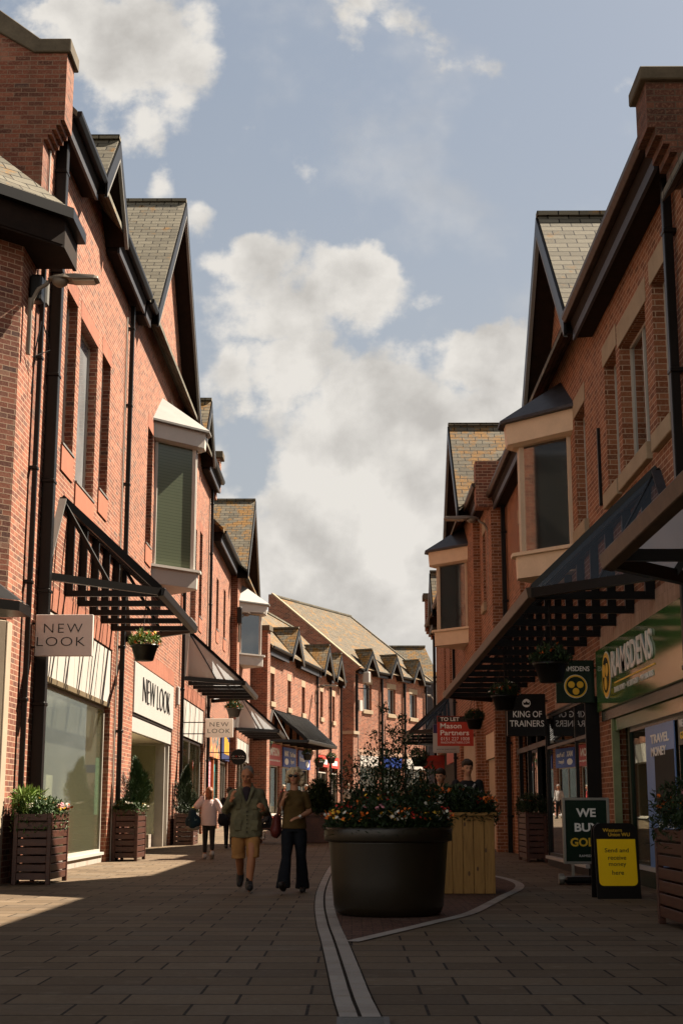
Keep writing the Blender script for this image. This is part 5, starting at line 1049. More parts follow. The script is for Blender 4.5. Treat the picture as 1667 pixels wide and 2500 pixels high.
M['lamp_grey']=plain('pale_grey_lamp_casting',(.20,.165,.13),.5,.1,.08); M['lens']=plain('frosted_lamp_lens',(.38,.33,.24),.2)
lamp('grey street lamp over the near left corner with cables behind it',-5.2,0,-4.93,.83,1,21.9,8.3,9.35)
lamp('street lamp on the right wall above the smaller bay window',3.88,0,3.6,.98,-1,39.5,6.4,8.95)
lamp('street lamp in front of the second pale bay window on the left',-4.95,0,-4.8,1.0,1,62.4,8.3,9.35)
lamp('small far street lamp over the row of brick dormers',-2.1,0,-1.9,1.1,1,83.6,7.2,7.95)
lamp('farthest street lamp at the right end of the street, before the pale panels',6.2,0,6.0,1.0,-1,108,8.8,9.3)
# ------------------------------------------------------------------ people
def rcone(m,p,q,r0,r1,n=12):
    p=Vector(p);q=Vector(q);d=q-p; L=d.length
    if L<1e-5: d=Vector((0,0,1)); L=1e-5
    d=d/L; a=d.orthogonal().normalized(); b=d.cross(a); prof=[]
    for i in range(5): t=math.pi/2*(i/4); prof.append((-r0*math.cos(t),r0*math.sin(t)))
    for i in range(5): t=math.pi/2*(i/4); prof.append((L+r1*math.sin(t),r1*math.cos(t)))
    P=[];F=[]
    for x,r in prof:
        r=max(r,1e-4)
        for k in range(n): t=2*math.pi*k/n; P.append(tuple(p+d*x+a*r*math.cos(t)+b*r*math.sin(t)))
    for i in range(len(prof)-1):
        for k in range(n): F.append((i*n+k,i*n+(k+1)%n,(i+1)*n+(k+1)%n,(i+1)*n+k))
    F+=[tuple(range(n))[::-1],tuple(range((len(prof)-1)*n,len(prof)*n))]
    m.pts(P,F)
def chain(m,pts,rs):
    for i in range(len(pts)-1): rcone(m,pts[i],pts[i+1],rs[i],rs[i+1])
def remesh(m,name,mat,parent,X,vox=.012,sm=4,noise_amp=0,ns=9):
    """fuse the overlapping tapered volumes into one continuous skin; X places the figure in the world"""
    me=bpy.data.meshes.new(name); bm=bmesh.new(); vs=[bm.verts.new(v) for v in m.v]
    for f in m.f:
        try: bm.faces.new([vs[i] for i in f])
        except ValueError: pass
    bmesh.ops.recalc_face_normals(bm,faces=bm.faces); bm.to_mesh(me); bm.free()
    ob=bpy.data.objects.new('tmp',me); C.objects.link(ob)
    md=ob.modifiers.new('r','REMESH'); md.mode='VOXEL'; md.voxel_size=vox; md.use_smooth_shade=True
    s=ob.modifiers.new('s','SMOOTH'); s.iterations=sm; s.factor=.5
    dg=bpy.context.evaluated_depsgraph_get(); new=bpy.data.meshes.new_from_object(ob.evaluated_get(dg)); bpy.data.objects.remove(ob); bpy.data.meshes.remove(me)
    if noise_amp:
        nn=[v.normal.copy() for v in new.vertices]
        for v,n in zip(new.vertices,nn):
            k=mnoise.noise(v.co*ns)+.5*mnoise.noise(v.co*ns*2.3); v.co+=n*k*noise_amp
    new.transform(X); new.name=name; box_uv(new)
    return link(name,new,mat,parent,True)
def cloth(name,col,rough=.85,var=.25,fold=.5):
    m,k,b=base_mat(name); c=obc(k); n=k.noise(c,5,5,.6,dist=.5); n2=k.noise(c,90,3)
    k.l.new(k.ramp(n,[(.3,tuple(x*(1-var) for x in col)),(.7,tuple(min(1,x*(1+var)) for x in col))]),b.inputs['Base Color']); b.inputs['Roughness'].default_value=rough
    b.inputs['Specular IOR Level'].default_value=.2; bump(k,b,k.math('ADD',n,k.math('MULTIPLY',n2,.08)),fold,.03); return m
SKIN=plain('skin',(.44,.21,.12),.55,0,.08,6,.02); SKIN_T=plain('tanned_skin',(.38,.155,.075),.5,0,.1,6,.02)
def fingers(m,wrist,d,pn,s=1.0,curl=.5,side=1):
    """palm, four fingers of different lengths bent at the knuckles, thumb from the side of the palm. d: direction of the hand, pn: palm normal"""
    w=Vector(wrist); d=Vector(d).normalized(); pn=(Vector(pn)-d*d.dot(Vector(pn))).normalized(); u=d.cross(pn)*side
    pc=w+d*.045*s
    for k in (-.5,-.17,.17,.5): rcone(m,w+u*.028*s*k,w+d*.088*s+u*.062*s*k,.017*s,.0135*s,8)
    for k,L in ((-.5,.062),(-.17,.074),(.17,.08),(.5,.07)):
        b=w+d*.09*s+u*.066*s*k; p=b
        for j,l in enumerate((.45,.32,.23)):
            a=curl*(j+.6); dd=(d*math.cos(a)+pn*math.sin(a)); q=p+dd*L*s*l; rcone(m,p,q,(.0098-.001*j)*s,(.0088-.001*j)*s,8); p=q
    b=w+d*.03*s+u*.034*s; t1=b+(d*.6+u*.75+pn*.2).normalized()*.035*s; t2=t1+(d*.9+u*.25+pn*.35).normalized()*.03*s; rcone(m,b,t1,.0135*s,.011*s,8); rcone(m,t1,t2,.011*s,.009*s,8)
def loft(m,secs,n=20,pw=2.4):
    """closed body of elliptical sections (x, y, z, half width, half depth)"""
    P=[];F=[]
    for x,y,z,a,b in secs:
        for k in range(n):
            t=2*math.pi*k/n; c_,s_=math.cos(t),math.sin(t); P.append((x+a*math.copysign(abs(c_)**(2/pw),c_),y+b*math.copysign(abs(s_)**(2/pw),s_),z))
    for i in range(len(secs)-1):
        for k in range(n): F.append((i*n+k,i*n+(k+1)%n,(i+1)*n+(k+1)%n,(i+1)*n+k))
    F+=[tuple(range(n))[::-1],tuple(range((len(secs)-1)*n,len(secs)*n))]; m.pts(P,F)
def limb(m,pts,ab):
    loft(m,[(p[0],p[1],p[2],a,b) for p,(a,b) in zip(pts,ab)],16,2.1)
def head(m,c,s=1.0,M3=None,nose=1.0):
    """c centre of the skull; the face looks to -Y before the turn M3"""
    c=Vector(c); M3=M3 or Matrix.Identity(3)
    def E(o,r): m.ell(c+M3@(Vector(o)*s),tuple(x*s for x in r),14,10,M3)
    def Cn(a,b,r0,r1): rcone(m,c+M3@(Vector(a)*s),c+M3@(Vector(b)*s),r0*s,r1*s,8)
    E((0,.012,.025),(.075,.095,.09)); E((0,-.03,-.035),(.058,.062,.075)); E((0,-.045,-.085),(.035,.035,.028))
    Cn((0,-.088,.012),(0,-.108*nose,-.028),.009,.014); Cn((-.014,-.092,-.032),(.014,-.092,-.032),.009,.009)
    Cn((-.022,-.084,-.06),(.022,-.084,-.06),.0085,.0085); Cn((-.035,-.078,.028),(.035,-.078,.028),.012,.012)
    for sg in (-1,1): E((sg*.076,.015,-.012),(.011,.021,.033)); E((sg*.038,-.062,-.02),(.022,.024,.02))
    return lambda o: c+M3@(Vector(o)*s)
def face_parts(F,parent,X,s=1.0,lips=(.30,.09,.07)):
    m=MB()
    for sg in (-1,1): m.ell(F((sg*.031,-.083,.004)),(.0125*s,.008*s,.0065*s),8,6)
    m.v=[X@v for v in m.v]; m.build('eyes',plain('eye',(.05,.035,.03),.2),parent,True)
    m=MB(); rcone(m,F((-.019,-.092,-.06)),F((.019,-.092,-.06)),.0045*s,.0045*s,8); m.v=[X@v for v in m.v]; m.build('lips',plain('lips',lips,.5),parent,True)
    m=MB()
    for sg in (-1,1): rcone(m,F((sg*.018,-.093,.022)),F((sg*.045,-.082,.024)),.004*s,.003*s,8)
    m.v=[X@v for v in m.v]; m.build('eyebrows',plain('eyebrow',(.06,.04,.03),.8),parent,True)
def place(x,y,z,rz=0,s=1.0): return Matrix.Translation((x,y,z))@Matrix.Rotation(rz,4,'Z')@Matrix.Scale(s,4)
def rot3(tilt=0,turn=0,roll=0): return (Matrix.Rotation(turn,3,'Z')@Matrix.Rotation(tilt,3,'X')@Matrix.Rotation(roll,3,'Y'))
V=Vector
def legs(m,hipz,L,Rr,r=(.095,.062,.045,.035)):
    for K in (L,Rr): chain(m,K,r)
def shoe(m,a,d,s=1.0,h=.045):
    a=V(a); d=V(d).normalized(); s*=1.12; rcone(m,a+V((0,0,-.015)),a-d*.04+V((0,0,-.035)),.048*s,.042*s); rcone(m,a-d*.045+V((0,0,-.04)),a+d*.06+V((0,0,-.04)),.042*s,.046*s); rcone(m,a+V((0,0,.0)),a+d*.09+V((0,0,-.03)),.045*s,.042*s); rcone(m,a+d*.05+V((0,0,-.042)),a+d*.175+V((0,0,-.05)),.047*s,.037*s)
def man():
    t=thing('person','older man in a khaki jacket and tan shorts with bowed head','person',(-1.46,20.3,0)); X=place(-1.46,20.2,0,R(4),.985)
    Z=.02
    hipL,hipR=V((.09,0,.92)),V((-.09,0,.92)); kneeL,kneeR=V((.085,-.15,.51)),V((-.085,.07,.49)); anL,anR=V((.05,-.16,.095)),V((-.075,.46,.20))
    shL,shR=V((.175,.0,1.345)),V((-.175,.0,1.345)); elL,elR=V((.27,.05,1.10)),V((-.285,.03,1.13)); wrL,wrR=V((.245,-.22,1.13)),V((-.215,-.24,1.25))
    m=MB(); chain(m,[hipL,kneeL,kneeL+(anL-kneeL)*.35,anL],[.09,.06,.062,.04]); chain(m,[hipR,kneeR,kneeR+(anR-kneeR)*.35,anR],[.09,.06,.062,.04])
    m.ell((0,0,1.0),(.17,.12,.14)); m.ell((0,.0,1.27),(.19,.125,.2)); chain(m,[V((0,.0,1.36)),V((0,-.035,1.52))],[.075,.062])
    for s_,e,w_ in ((shL,elL,wrL),(shR,elR,wrR)): chain(m,[s_,e,w_],[.062,.045,.032])
    fingers(m,wrR,(.25,-.25,1),(0.9,.3,0),1.05,.45,-1); fingers(m,wrL,(-.25,-.7,.35),(-.9,0,.2),1.05,.7,1)
    for a,d in ((anL,(0.05,-1,-.1)),(anR,(-.05,-1,-.6))): rcone(m,V(a),V(a)+V(d).normalized()*.12+V((0,0,-.04)),.035,.03)
    M3=rot3(R(20),R(-14),R(3)); F=head(m,(.005,-.06,1.605),1.06,M3); body=remesh(m,'body',SKIN_T,t,X,.010,3)
    face_parts(F,body,X,1.06)
    m=MB(); m.ell(F((0,.028,.045)),(.081*1.06,.092*1.06,.078*1.06),14,10,M3)
    for sg in (-1,1): m.ell(F((sg*.068,.03,-.005)),(.016,.045,.045),10,8,M3)
    remesh(m,'hair',plain('short_grey_hair',(.19,.165,.14),.9,0,.4,30,.5),t,X,.010,2,.006,40)
    m=MB(); chain(m,[shL,elL,elL+(wrL-elL)*.88],[.082,.068,.052]); chain(m,[shR,elR,elR+(wrR-elR)*.88],[.082,.068,.052])
    loft(m,[(0,.0,.745,.225,.158),(0,.0,.765,.232,.165),(0,0,.92,.228,.172),(0,0,1.1,.218,.17),(0,.005,1.25,.212,.155),(0,.01,1.33,.20,.135),(0,.015,1.39,.165,.11),(0,.02,1.43,.125,.095),(0,.025,1.47,.085,.08)])
    for sg in (-1,1): rcone(m,V((sg*.065,.06,1.48)),V((sg*.095,-.085,1.41)),.03,.024); rcone(m,V((sg*.095,-.085,1.41)),V((sg*.07,-.145,1.33)),.024,.022); rcone(m,V((sg*.07,-.145,1.33)),V((sg*.012,-.168,1.19)),.022,.010)
    jk=remesh(m,'jacket',cloth('khaki_cotton',(.135,.12,.068),.9,.28,.9),t,X,.011,5,.013,8)
    kh=cloth('khaki_pocket',(.14,.125,.07))
    for sx in (-1,1):
        for zz,w_ in ((1.25,.045),(.96,.055)):
            q=MB(); q.box(sx*.115-w_,sx*.115+w_,-.172 if zz>1 else -.182,-.14,zz-.035,zz+.02); q.box(sx*.115-w_+.006,sx*.115+w_-.006,-.168 if zz>1 else -.178,-.14,zz-.12,zz-.02); remesh(q,'pocket',kh,jk,X,.01,3)
    q=MB()
    for i in range(6): q.ell((.012,-.178+.0*i,1.10-.055*i),(.009,.006,.009),8,6)
    q.v=[X@v for v in q.v]; q.build('buttons',M['black'],jk)
    m=MB(); rcone(m,V((0,-.07,1.385)),V((0,-.148,1.22)),.066,.018); rcone(m,V((0,-.01,1.40)),V((0,-.02,1.42)),.074,.068); remesh(m,'shirt',cloth('dark_purple_shirt',(.03,.02,.025)),t,X,.011,3)
    m=MB(); loft(m,[(0,0,.80,.185,.14),(0,0,1.0,.18,.135)])
    limb(m,[V((.092,0,.86)),V((.10,-.05,.68)),V((.098,-.105,.50)),V((.098,-.11,.475))],[(.105,.13),(.098,.115),(.094,.10),(.094,.10)]); limb(m,[V((-.092,0,.86)),V((-.105,.01,.68)),V((-.105,.035,.50)),V((-.105,.035,.455))],[(.105,.13),(.10,.115),(.096,.10),(.098,.10)]); remesh(m,'shorts',cloth('tan_cotton',(.34,.165,.055),.9,.25,.8),t,X,.012,4,.010,9)
    m=MB()
    for a in (anL,anR): chain(m,[a+V((0,0,.09)),a+V((0,0,.02))],[.045,.043])
    remesh(m,'socks',cloth('black_socks',(.015,.013,.012)),t,X,.011,2)
    for a,d in ((anL,(.08,-1,0)),(anR,(-.05,-1,-.55))): m=MB(); shoe(m,V(a)+V((0,0,.03)),d,1.1); remesh(m,'shoe',plain('black_trainer',(.018,.016,.015),.6),t,X,.010,3)
    
def woman():
    t=thing('person','woman with curly blond hair and sunglasses in an olive top and dark flared jeans','person',(-.79,20.1,0)); X=place(-.79,20.05,0,R(0),.965)
    hipL,hipR=V((.085,0,.92)),V((-.085,0,.92)); kneeL,kneeR=V((.10,.02,.50)),V((-.10,-.12,.50)); anL,anR=V((.115,.22,.10)),V((-.14,-.30,.13))
    shL,shR=V((.148,.0,1.355)),V((-.148,.0,1.355)); elL,elR=V((.215,.05,1.12)),V((-.215,.04,1.12)); wrL,wrR=V((.09,-.22,1.05)),V((-.15,-.15,1.29))
    m=MB(); chain(m,[hipL,kneeL,anL],[.07,.045,.04]); chain(m,[hipR,kneeR,anR],[.07,.045,.04]); m.ell((0,0,1.0),(.14,.10,.14)); m.ell((0,0,1.24),(.135,.095,.17)); chain(m,[V((0,.01,1.36)),V((0,-.015,1.51))],[.07,.05])
    for s_,e,w_ in ((shL,elL,wrL),(shR,elR,wrR)): chain(m,[s_,e,e+(w_-e)*.3,w_],[.053,.038,.04,.025])
    fingers(m,wrR,(.25,-.1,.9),(.9,.4,0),.95,.85,-1); fingers(m,wrL,(-.9,-.35,-.25),(0,.2,-1),.95,.25,-1)
    M3=rot3(R(-2),R(-10),R(2)); F=head(m,(.0,-.03,1.615),.98,M3,.96); body=remesh(m,'body',SKIN,t,X,.010,3); face_parts(F,body,X,.98,(.35,.06,.06))
    m=MB(); rs=random.Random(3)
    for i in range(70):
        a=rs.uniform(0,6.283); z=rs.uniform(-.10,.115); r=.105 if z>-.02 else .115
        o=V((math.cos(a)*r*.95,math.sin(a)*r*.95+.025,z)); 
        if o.y<-.035 and z<.035: continue
        if z>.06: o.x*=.72;o.y*=.75
        m.ell(F(tuple(o)),(rs.uniform(.026,.038),)*3,8,6)
    m.ell(F((0,.03,.06)),(.09,.09,.075),12,8); remesh(m,'hair',plain('curly_blond_hair',(.55,.42,.26),.8,0,.35,40,.6),t,X,.009,1,.012,38)
    m=MB(); 
    for sg in (-1,1): m.ell(F((sg*.034,-.094,.006)),(.032,.014,.023),12,8); rcone(m,F((sg*.06,-.082,.012)),F((sg*.078,0,.01)),.005,.005,6)
    rcone(m,F((-.02,-.1,.012)),F((.02,-.1,.012)),.005,.005,6); m.v=[X@v for v in m.v]; m.build('sunglasses',plain('black_sunglasses',(.008,.008,.009),.1),t,True)
    m=MB(); loft(m,[(0,0,.885,.176,.135),(0,0,.90,.18,.138),(0,0,1.0,.170,.130),(0,0,1.1,.150,.115),(0,0,1.25,.158,.122),(0,0,1.34,.155,.105),(0,.005,1.40,.12,.08),(0,.01,1.43,.08,.065)],20,2.1); m.ell((-.06,-.075,1.25),(.07,.055,.065)); m.ell((.06,-.075,1.25),(.07,.055,.065))
    chain(m,[shL,shL+(elL-shL)*.62],[.062,.060]); chain(m,[shR,shR+(elR-shR)*.62],[.062,.060]); remesh(m,'top',cloth('olive_brown_jersey',(.082,.048,.014)),t,X,.010,4,.004,8)
    m=MB(); loft(m,[(0,0,.84,.168,.125),(0,0,.95,.150,.11)]); limb(m,[V((.088,0,.86)),V((.095,.01,.66)),kneeL,V((.115,.14,.22)),anL+V((0,.0,-.05))],[(.098,.115),(.088,.10),(.072,.08),(.088,.10),(.105,.13)]); limb(m,[V((-.088,0,.86)),V((-.095,-.04,.66)),kneeR,V((-.125,-.22,.26)),anR+V((0,.03,-.05))],[(.098,.115),(.088,.10),(.072,.08),(.088,.10),(.105,.13)]); remesh(m,'jeans',cloth('dark_denim',(.006,.007,.010)),t,X,.011,4,.005,9)
    for a,d in ((anL,(.05,-1,-.1)),(anR,(-.1,-1,.35))): m=MB(); shoe(m,V(a)+V((0,0,.0)),d,1.0); remesh(m,'shoe',plain('dark_shoe',(.02,.015,.013),.5),t,X,.010,3)
    m=MB(); m.tube([wrL+V((.02,0,.015)),wrL+V((-.01,0,-.005))],.03,10); m.v=[X@v for v in m.v]; m.build('watch',M['silver'],t)
    b=thing('shoulder_bag','dark red leather shoulder bag carried by the woman with blond hair','bag',(-1.02,20.1,.8)); m=MB(); m.ell((-.25,.02,.93),(.075,.14,.17)); m.ell((-.26,.02,.86),(.085,.15,.11)); remesh(m,'bag_body',plain('dark_red_leather',(.10,.018,.014),.5),b,X,.012,4,.006,9)
    m=MB()
    for dy in (-.06,.07): m.tube([V((-.24,dy,1.06)),V((-.20,dy*.6-.03,1.27)),V((-.165,dy*.3-.01,1.44)),V((-.19,.07,1.34)),V((-.25,.09,1.08))],.012,6)
    m.v=[X@v for v in m.v]; m.build('strap',plain('brown_strap',(.10,.03,.02),.5),b)
    m=MB(); m.tube([V((-.17,-.17,1.2)),V((-.165,-.18,1.13))],.006,5); m.ell((-.165,-.18,1.11),(.016,.006,.022),8,6); m.v=[X@v for v in m.v]; m.build('key_ring',M['silver'],b)
def pink():
    t=thing('person','woman seen from behind in a pale pink sweatshirt, one hand to her auburn hair','person',(-3.27,33.3,0)); X=place(-3.27,33.4,0,R(180+6),.93)
    hipL,hipR=V((.085,0,.92)),V((-.085,0,.92)); kneeL,kneeR=V((.085,-.04,.50)),V((-.085,.05,.5)); anL,anR=V((.09,.0,.09)),V((-.09,.22,.16))
    shL,shR=V((.17,0,1.39)),V((-.17,0,1.39)); elL,elR=V((.30,.0,1.28)),V((-.30,.05,1.15)); wrL,wrR=V((.16,-.05,1.52)),V((-.26,-.12,1.02))
    m=MB(); chain(m,[hipL,kneeL,anL],[.09,.06,.04]); chain(m,[hipR,kneeR,anR],[.09,.06,.04]); m.ell((0,0,1.1),(.15,.11,.28)); chain(m,[V((0,.01,1.36)),V((0,0,1.5))],[.07,.05])
    for s_,e,w_ in ((shL,elL,wrL),(shR,elR,wrR)): chain(m,[s_,e,w_],[.05,.038,.026])
    fingers(m,wrL,(-.3,0,.9),(-.8,.3,0),.9,.5,1); fingers(m,wrR,(0,-.2,-1),(.9,0,0),.9,.8,1); shoe(m,anL,(0,-1,0)); shoe(m,anR,(0,-1,-.4))
    M3=rot3(R(6),R(10)); F=head(m,(0,-.02,1.62),.97,M3); body=remesh(m,'body',SKIN,t,X,.012,3); face_parts(F,body,X)
    m=MB(); m.ell(F((0,.03,.04)),(.092,.10,.088),12,10); chain(m,[F((0,.07,.0)),F((0,.075,-.12))],[.085,.075]); 
    for sg in (-1,1): chain(m,[F((sg*.07,.02,.02)),F((sg*.078,.02,-.115))],[.035,.035])
    remesh(m,'hair',plain('auburn_hair',(.22,.075,.03),.5,0,.4,25,.4),t,X,.011,2,.006,18)
    m=MB(); loft(m,[(0,.01,.80,.19,.14),(0,.01,.82,.198,.147),(0,.01,1.0,.195,.15),(0,.01,1.2,.185,.14),(0,.01,1.33,.165,.115),(0,.01,1.40,.12,.085),(0,.01,1.43,.08,.06)],20,2.2)
    chain(m,[shL,elL,elL+(wrL-elL)*.85],[.075,.085,.05]); chain(m,[shR,elR,elR+(wrR-elR)*.8],[.075,.08,.055]); remesh(m,'sweatshirt',cloth('pale_pink_cotton',(.72,.53,.50),.9,.05),t,X,.012,4,.008,7)
    m=MB(); loft(m,[(0,0,.80,.168,.12),(0,0,.98,.15,.11)]); chain(m,[hipL,kneeL,anL+V((0,0,.1))],[.088,.068,.052]); chain(m,[hipR,kneeR,anR+V((0,0,.1))],[.088,.068,.052]); remesh(m,'trousers',cloth('charcoal_trousers',(.028,.023,.02)),t,X,.013,3)
    for a,d in ((anL,(0,-1,0)),(anR,(0,-1,-.55))): m=MB(); shoe(m,V(a),d,1.12); remesh(m,'trainer',plain('white_trainer',(.42,.38,.35),.6),t,X,.012,3)
    b=thing('shopping_bag','dark blue shopping bag printed with a pale tree beside the woman in pink','bag',(-3.62,33.4,.65)); Xb=place(-3.63,33.35,0)
    m=MB(); chain(m,[V((-.02,0,1.02)),V((0,0,.78))],[.10,.13]); m.ell((0,0,.84),(.19,.10,.17)); remesh(m,'bag_body',cloth('navy_bag',(.012,.03,.04)),b,Xb,.013,4,.005); m=MB(); m.ell((0,0,.70),(.17,.095,.07)); remesh(m,'bag_bottom',cloth('cream_bag',(.22,.19,.15)),b,Xb,.013,3)
    T=frameR((-3.63,33.25),(1,0),(0,-1)); m=MB(T); rs=random.Random(2); m.bar((0,.0,.74),(0,.0,.86),.014,.008)
    for i in range(15): a=R(20+i*10); r=rs.uniform(.07,.10); m.bar((0,.0,.83),(r*math.cos(a)*1.1,-.005,.85+r*math.sin(a)),.005,.004)
    m.build('tree_print',plain('pale_print',(.2,.3,.3)),b)
    b=thing('shoulder_bag','black shoulder bag on the right of the woman in pink','bag',(-2.95,33.4,.8)); Xb=place(-2.96,33.4,0); m=MB(); chain(m,[V((-.03,0,1.06)),V((0,0,.88))],[.05,.12]); m.ell((0.01,0,.86),(.13,.09,.13)); remesh(m,'bag_body',cloth('black_bag',(.012,.012,.014)),b,Xb,.013,4)
def simple(label,x,y,z,rz,s,top,bottom,hair,skin=None,pose='stand',extra=None,hairlong=False,skirt=False):
    t=thing('person',label,'person',(x,y,z)); X=place(x,y,z,rz,s); skin=skin or SKIN
    if pose=='sit':
        hipL,hipR=V((.09,0,.50)),V((-.09,0,.50)); kneeL,kneeR=V((.11,-.42,.52)),V((-.11,-.40,.50)); anL,anR=V((.11,-.40,.09)),V((-.11,-.30,.09)); off=V((0,0,-.43)); lean=-.12
    else:
        hipL,hipR=V((.09,0,.92)),V((-.09,0,.92)); kneeL,kneeR=V((.09,-.08,.50)),V((-.09,.06,.5)); anL,anR=V((.09,-.10,.08)),V((-.09,.20,.12)); off=V((0,0,0)); lean=0
    o=lambda a,b,c: V((a,b+lean*max(0,c-.95)/.5,c))+off
    shL,shR=o(.18,0,1.40),o(-.18,0,1.40)
    if pose=='sit': elL,elR,wrL,wrR=o(.24,-.08,1.14),o(-.24,-.08,1.14),V((.12,-.34,.60)),V((-.12,-.34,.60))
    else: elL,elR,wrL,wrR=o(.25,.03,1.12),o(-.25,.03,1.12),o(.25,-.12,.88),o(-.25,-.08,.86)
    if pose=='phone': wrL,wrR=V((.10,-.26,1.18)),V((-.10,-.24,1.14))
    m=MB(); chain(m,[hipL,kneeL,anL],[.07,.05,.04]); chain(m,[hipR,kneeR,anR],[.07,.05,.04]); m.ell(o(0,0,1.1),(.145,.10,.26)); chain(m,[o(0,.01,1.36),o(0,-.02,1.52)],[.075,.055])
    for s_,e,w_ in ((shL,elL,wrL),(shR,elR,wrR)): chain(m,[s_,e,w_],[.055,.042,.028])
    fingers(m,wrL,(0,-.5,-.8),(-1,0,0),1,.5,1); fingers(m,wrR,(0,-.5,-.8),(1,0,0),1,.5,-1)
    M3=rot3(R(8) if pose!='stand' else 0,0); F=head(m,o(0,-.04,1.63),1.0,M3); body=remesh(m,'body',skin,t,X,.012,3)
    if y<60: face_parts(F,body,X)
    m=MB(); m.ell(F((0,.03,.05)),(.09,.10,.09),12,10,M3); m.ell(F((0,-.045,.085)),(.074,.058,.042),12,8,M3); m.ell(F((0,.06,.0)),(.084,.065,.075),12,8,M3)
    if hairlong: chain(m,[F((0,.07,0)),F((0,.08,-.16))],[.08,.06])
    remesh(m,'hair',hair,t,X,.011,2,.007,28)
    m=MB(); loft(m,[(*o(0,0,zz),a_,b_) for zz,a_,b_ in ((.90,.165,.125),(1.0,.165,.125),(1.2,.175,.13),(1.33,.17,.115),(1.41,.13,.09),(1.45,.075,.065))],18,2.2); k=.75 if pose!='short' else .5
    chain(m,[shL,elL,elL+(wrL-elL)*k],[.066,.058,.048]); chain(m,[shR,elR,elR+(wrR-elR)*k],[.066,.058,.048]); remesh(m,'top',top,t,X,.013,4,.006,8)
    m=MB()
    if skirt: chain(m,[V((0,0,.95)),V((0,.03,.45))],[.15,.22])
    else: m.ell(o(0,0,.93),(.16,.125,.12)); chain(m,[hipL,kneeL,anL+V((0,0,.05))],[.11,.075,.06]); chain(m,[hipR,kneeR,anR+V((0,0,.05))],[.11,.075,.06])
    remesh(m,'skirt' if skirt else 'trousers',bottom,t,X,.013,3)
    for a in (anL,anR): m=MB(); shoe(m,a,(0,-1,0)); remesh(m,'shoe',M['shoe'],t,X,.013,3)
    return t,X
man(); woman(); pink()
M['shoe']=plain('dark_shoes',(.03,.025,.022),.6)
BL=cloth('black_cloth',(.014,.013,.014)); BH=plain('dark_brown_hair',(.03,.018,.011),.7,0,.4,30,.5)
t,X=simple('young man with a dark fringe in a black jacket, left of the taller one',1.52,24.6,0,R(-20),1.02,BL,BL,BH,pose='phone')
t,X=simple('taller young man in a black shirt with white marks, behind the orange flowers',1.94,24.3,0,R(8),1.10,BL,BL,BH,pose='phone')
m=MB(); 
for a,b in (((-.13,-.135,1.33),(-.05,-.15,1.37)),((.05,-.15,1.33),(.09,-.14,1.39)),((.14,-.12,1.25),(.20,-.09,1.29))): m.bar(a,b,.012,.03)
m.v=[X@v for v in m.v]; m.build('shirt_marks',plain('white_print',(.4,.38,.38)),t)
simple('seated person in a grey shirt leaning on a picnic bench between the two walkers',-2.42,43.3,gz(43)+.02,R(-78),.98,cloth('grey_shirt',(.035,.035,.04)),BL,BH,SKIN_T,'sit')
simple('person in black walking away, mostly hidden behind the man in the khaki jacket',-3.40,40.5,gz(40.5),R(180),.95,BL,BL,BH)
simple('distant person in a white jacket and dark trousers seen from behind',-.18,80,gz(80),R(178),.98,cloth('white_jacket',(.42,.36,.30),.9,.1),cloth('maroon_trousers',(.05,.02,.018)),plain('grey_blond_hair',(.25,.2,.14),.8))
simple('distant person in a dark dress beside the one in the white jacket',.28,79,gz(79),R(182),.92,cloth('dark_teal_dress',(.015,.02,.024)),BL,BH,hairlong=True,skirt=True)
simple('dark clothed person glimpsed through the leaves of the pot shrub',.45,60,gz(60),R(170),1.0,BL,BL,BH)
simple('distant person in a red top outside the red shop sign',-3.3,70,gz(70),R(120),.95,cloth('red_top',(.30,.03,.025)),BL,plain('light_hair',(.4,.33,.25)))
simple('distant person in a pale shirt beside the blue shop signs',-2.3,73,gz(73),R(40),.95,cloth('pale_shirt',(.40,.36,.32)),BL,plain('white_hair',(.45,.42,.38)))
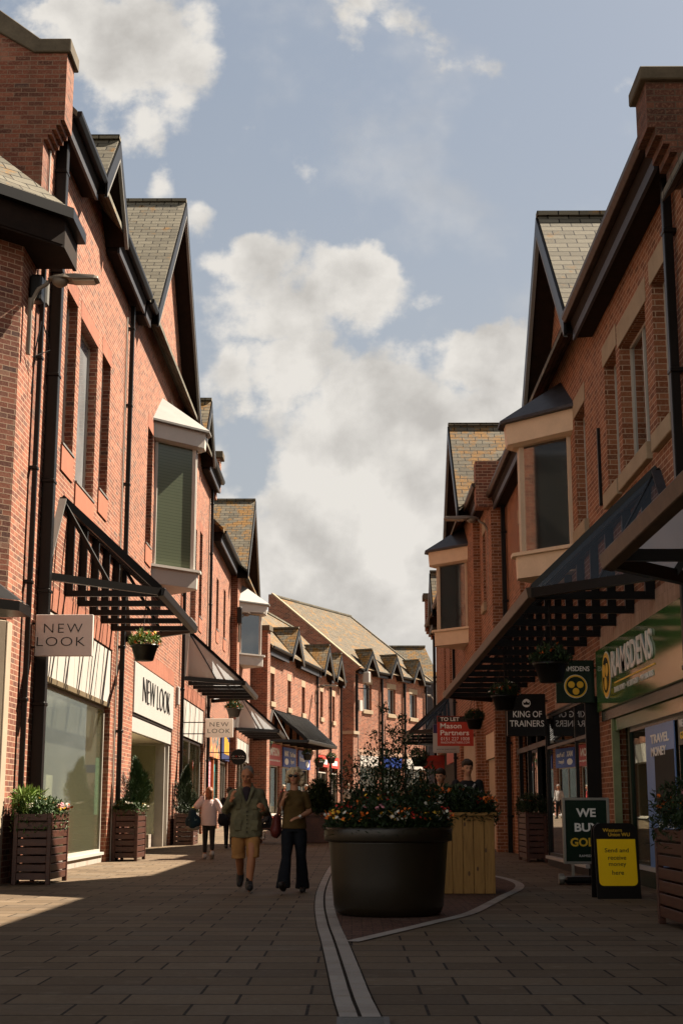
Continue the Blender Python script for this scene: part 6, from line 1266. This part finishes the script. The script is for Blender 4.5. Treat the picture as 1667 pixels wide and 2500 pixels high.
# picnic bench, gull
def bench():
    z=gz(44); t=thing('picnic_bench','brown timber picnic bench with a seated person beside the seagull','bench',(-2.2,43.6,z)); T=frameR((-2.2,43.7),(1,0),(0,1))
    for o in (-.15,.02,.19): m=MB(T); m.box(-.75,.75,o-.07,o+.07,z+.70,z+.74); m.build('table_plank',M['stain'],t,bevel=.006)
    for o in (-.65,.70): m=MB(T); m.box(-.75,.75,o-.12,o+.12,z+.42,z+.46); m.build('seat',M['stain'],t,bevel=.006)
    for s in (-.55,.55):
        for q in (-1,1): m=MB(T); m.bar((s,.05+q*.7,z),(s,.05+q*.15,z+.7),.05,.09,up=(1,0,0)); m.build('leg',M['stain'],t)
        m=MB(T); m.bar((s+.04,-.7,z+.38),(s+.04,.78,z+.38),.04,.08); m.build('crossbar',M['stain'],t)
bench()
def gull():
    t=thing('seagull','white seagull standing on the paving beside the legs of the khaki jacket man','gull',(-2.62,42.9,gz(43))); X=place(-2.62,42.9,gz(43),R(25))
    m=MB(); m.ell((0,0,.22),(.07,.17,.075),12,8,Matrix.Rotation(R(18),3,'X')); chain(m,[V((0,-.12,.27)),V((0,-.15,.35))],[.045,.032]); m.ell((0,-.165,.375),(.034,.046,.036)); remesh(m,'body',plain('white_feathers',(.42,.40,.37),.8,0,.05),t,X,.010,3)
    m=MB(); 
    for sg in (-1,1): m.ell((sg*.06,.03,.235),(.02,.15,.05),10,8,Matrix.Rotation(R(12),3,'X'))
    m.v=[X@v for v in m.v]; m.build('wings',plain('grey_feathers',(.24,.24,.24)),t,True)
    m=MB(); rcone(m,(0,-.20,.372),(0,-.245,.36),.010,.005,8); m.v=[X@v for v in m.v]; m.build('beak',plain('yellow_beak',(.5,.3,.05)),t)
    for sg in (-1,1): m=MB(); m.tube([(sg*.03,.0,.16),(sg*.03,0,.01)],.006,6); m.tube([(sg*.03,0,.008),(sg*.035,-.05,.006)],.008,6); m.v=[X@v for v in m.v]; m.build('leg',plain('pink_leg',(.35,.18,.14)),t)
gull()
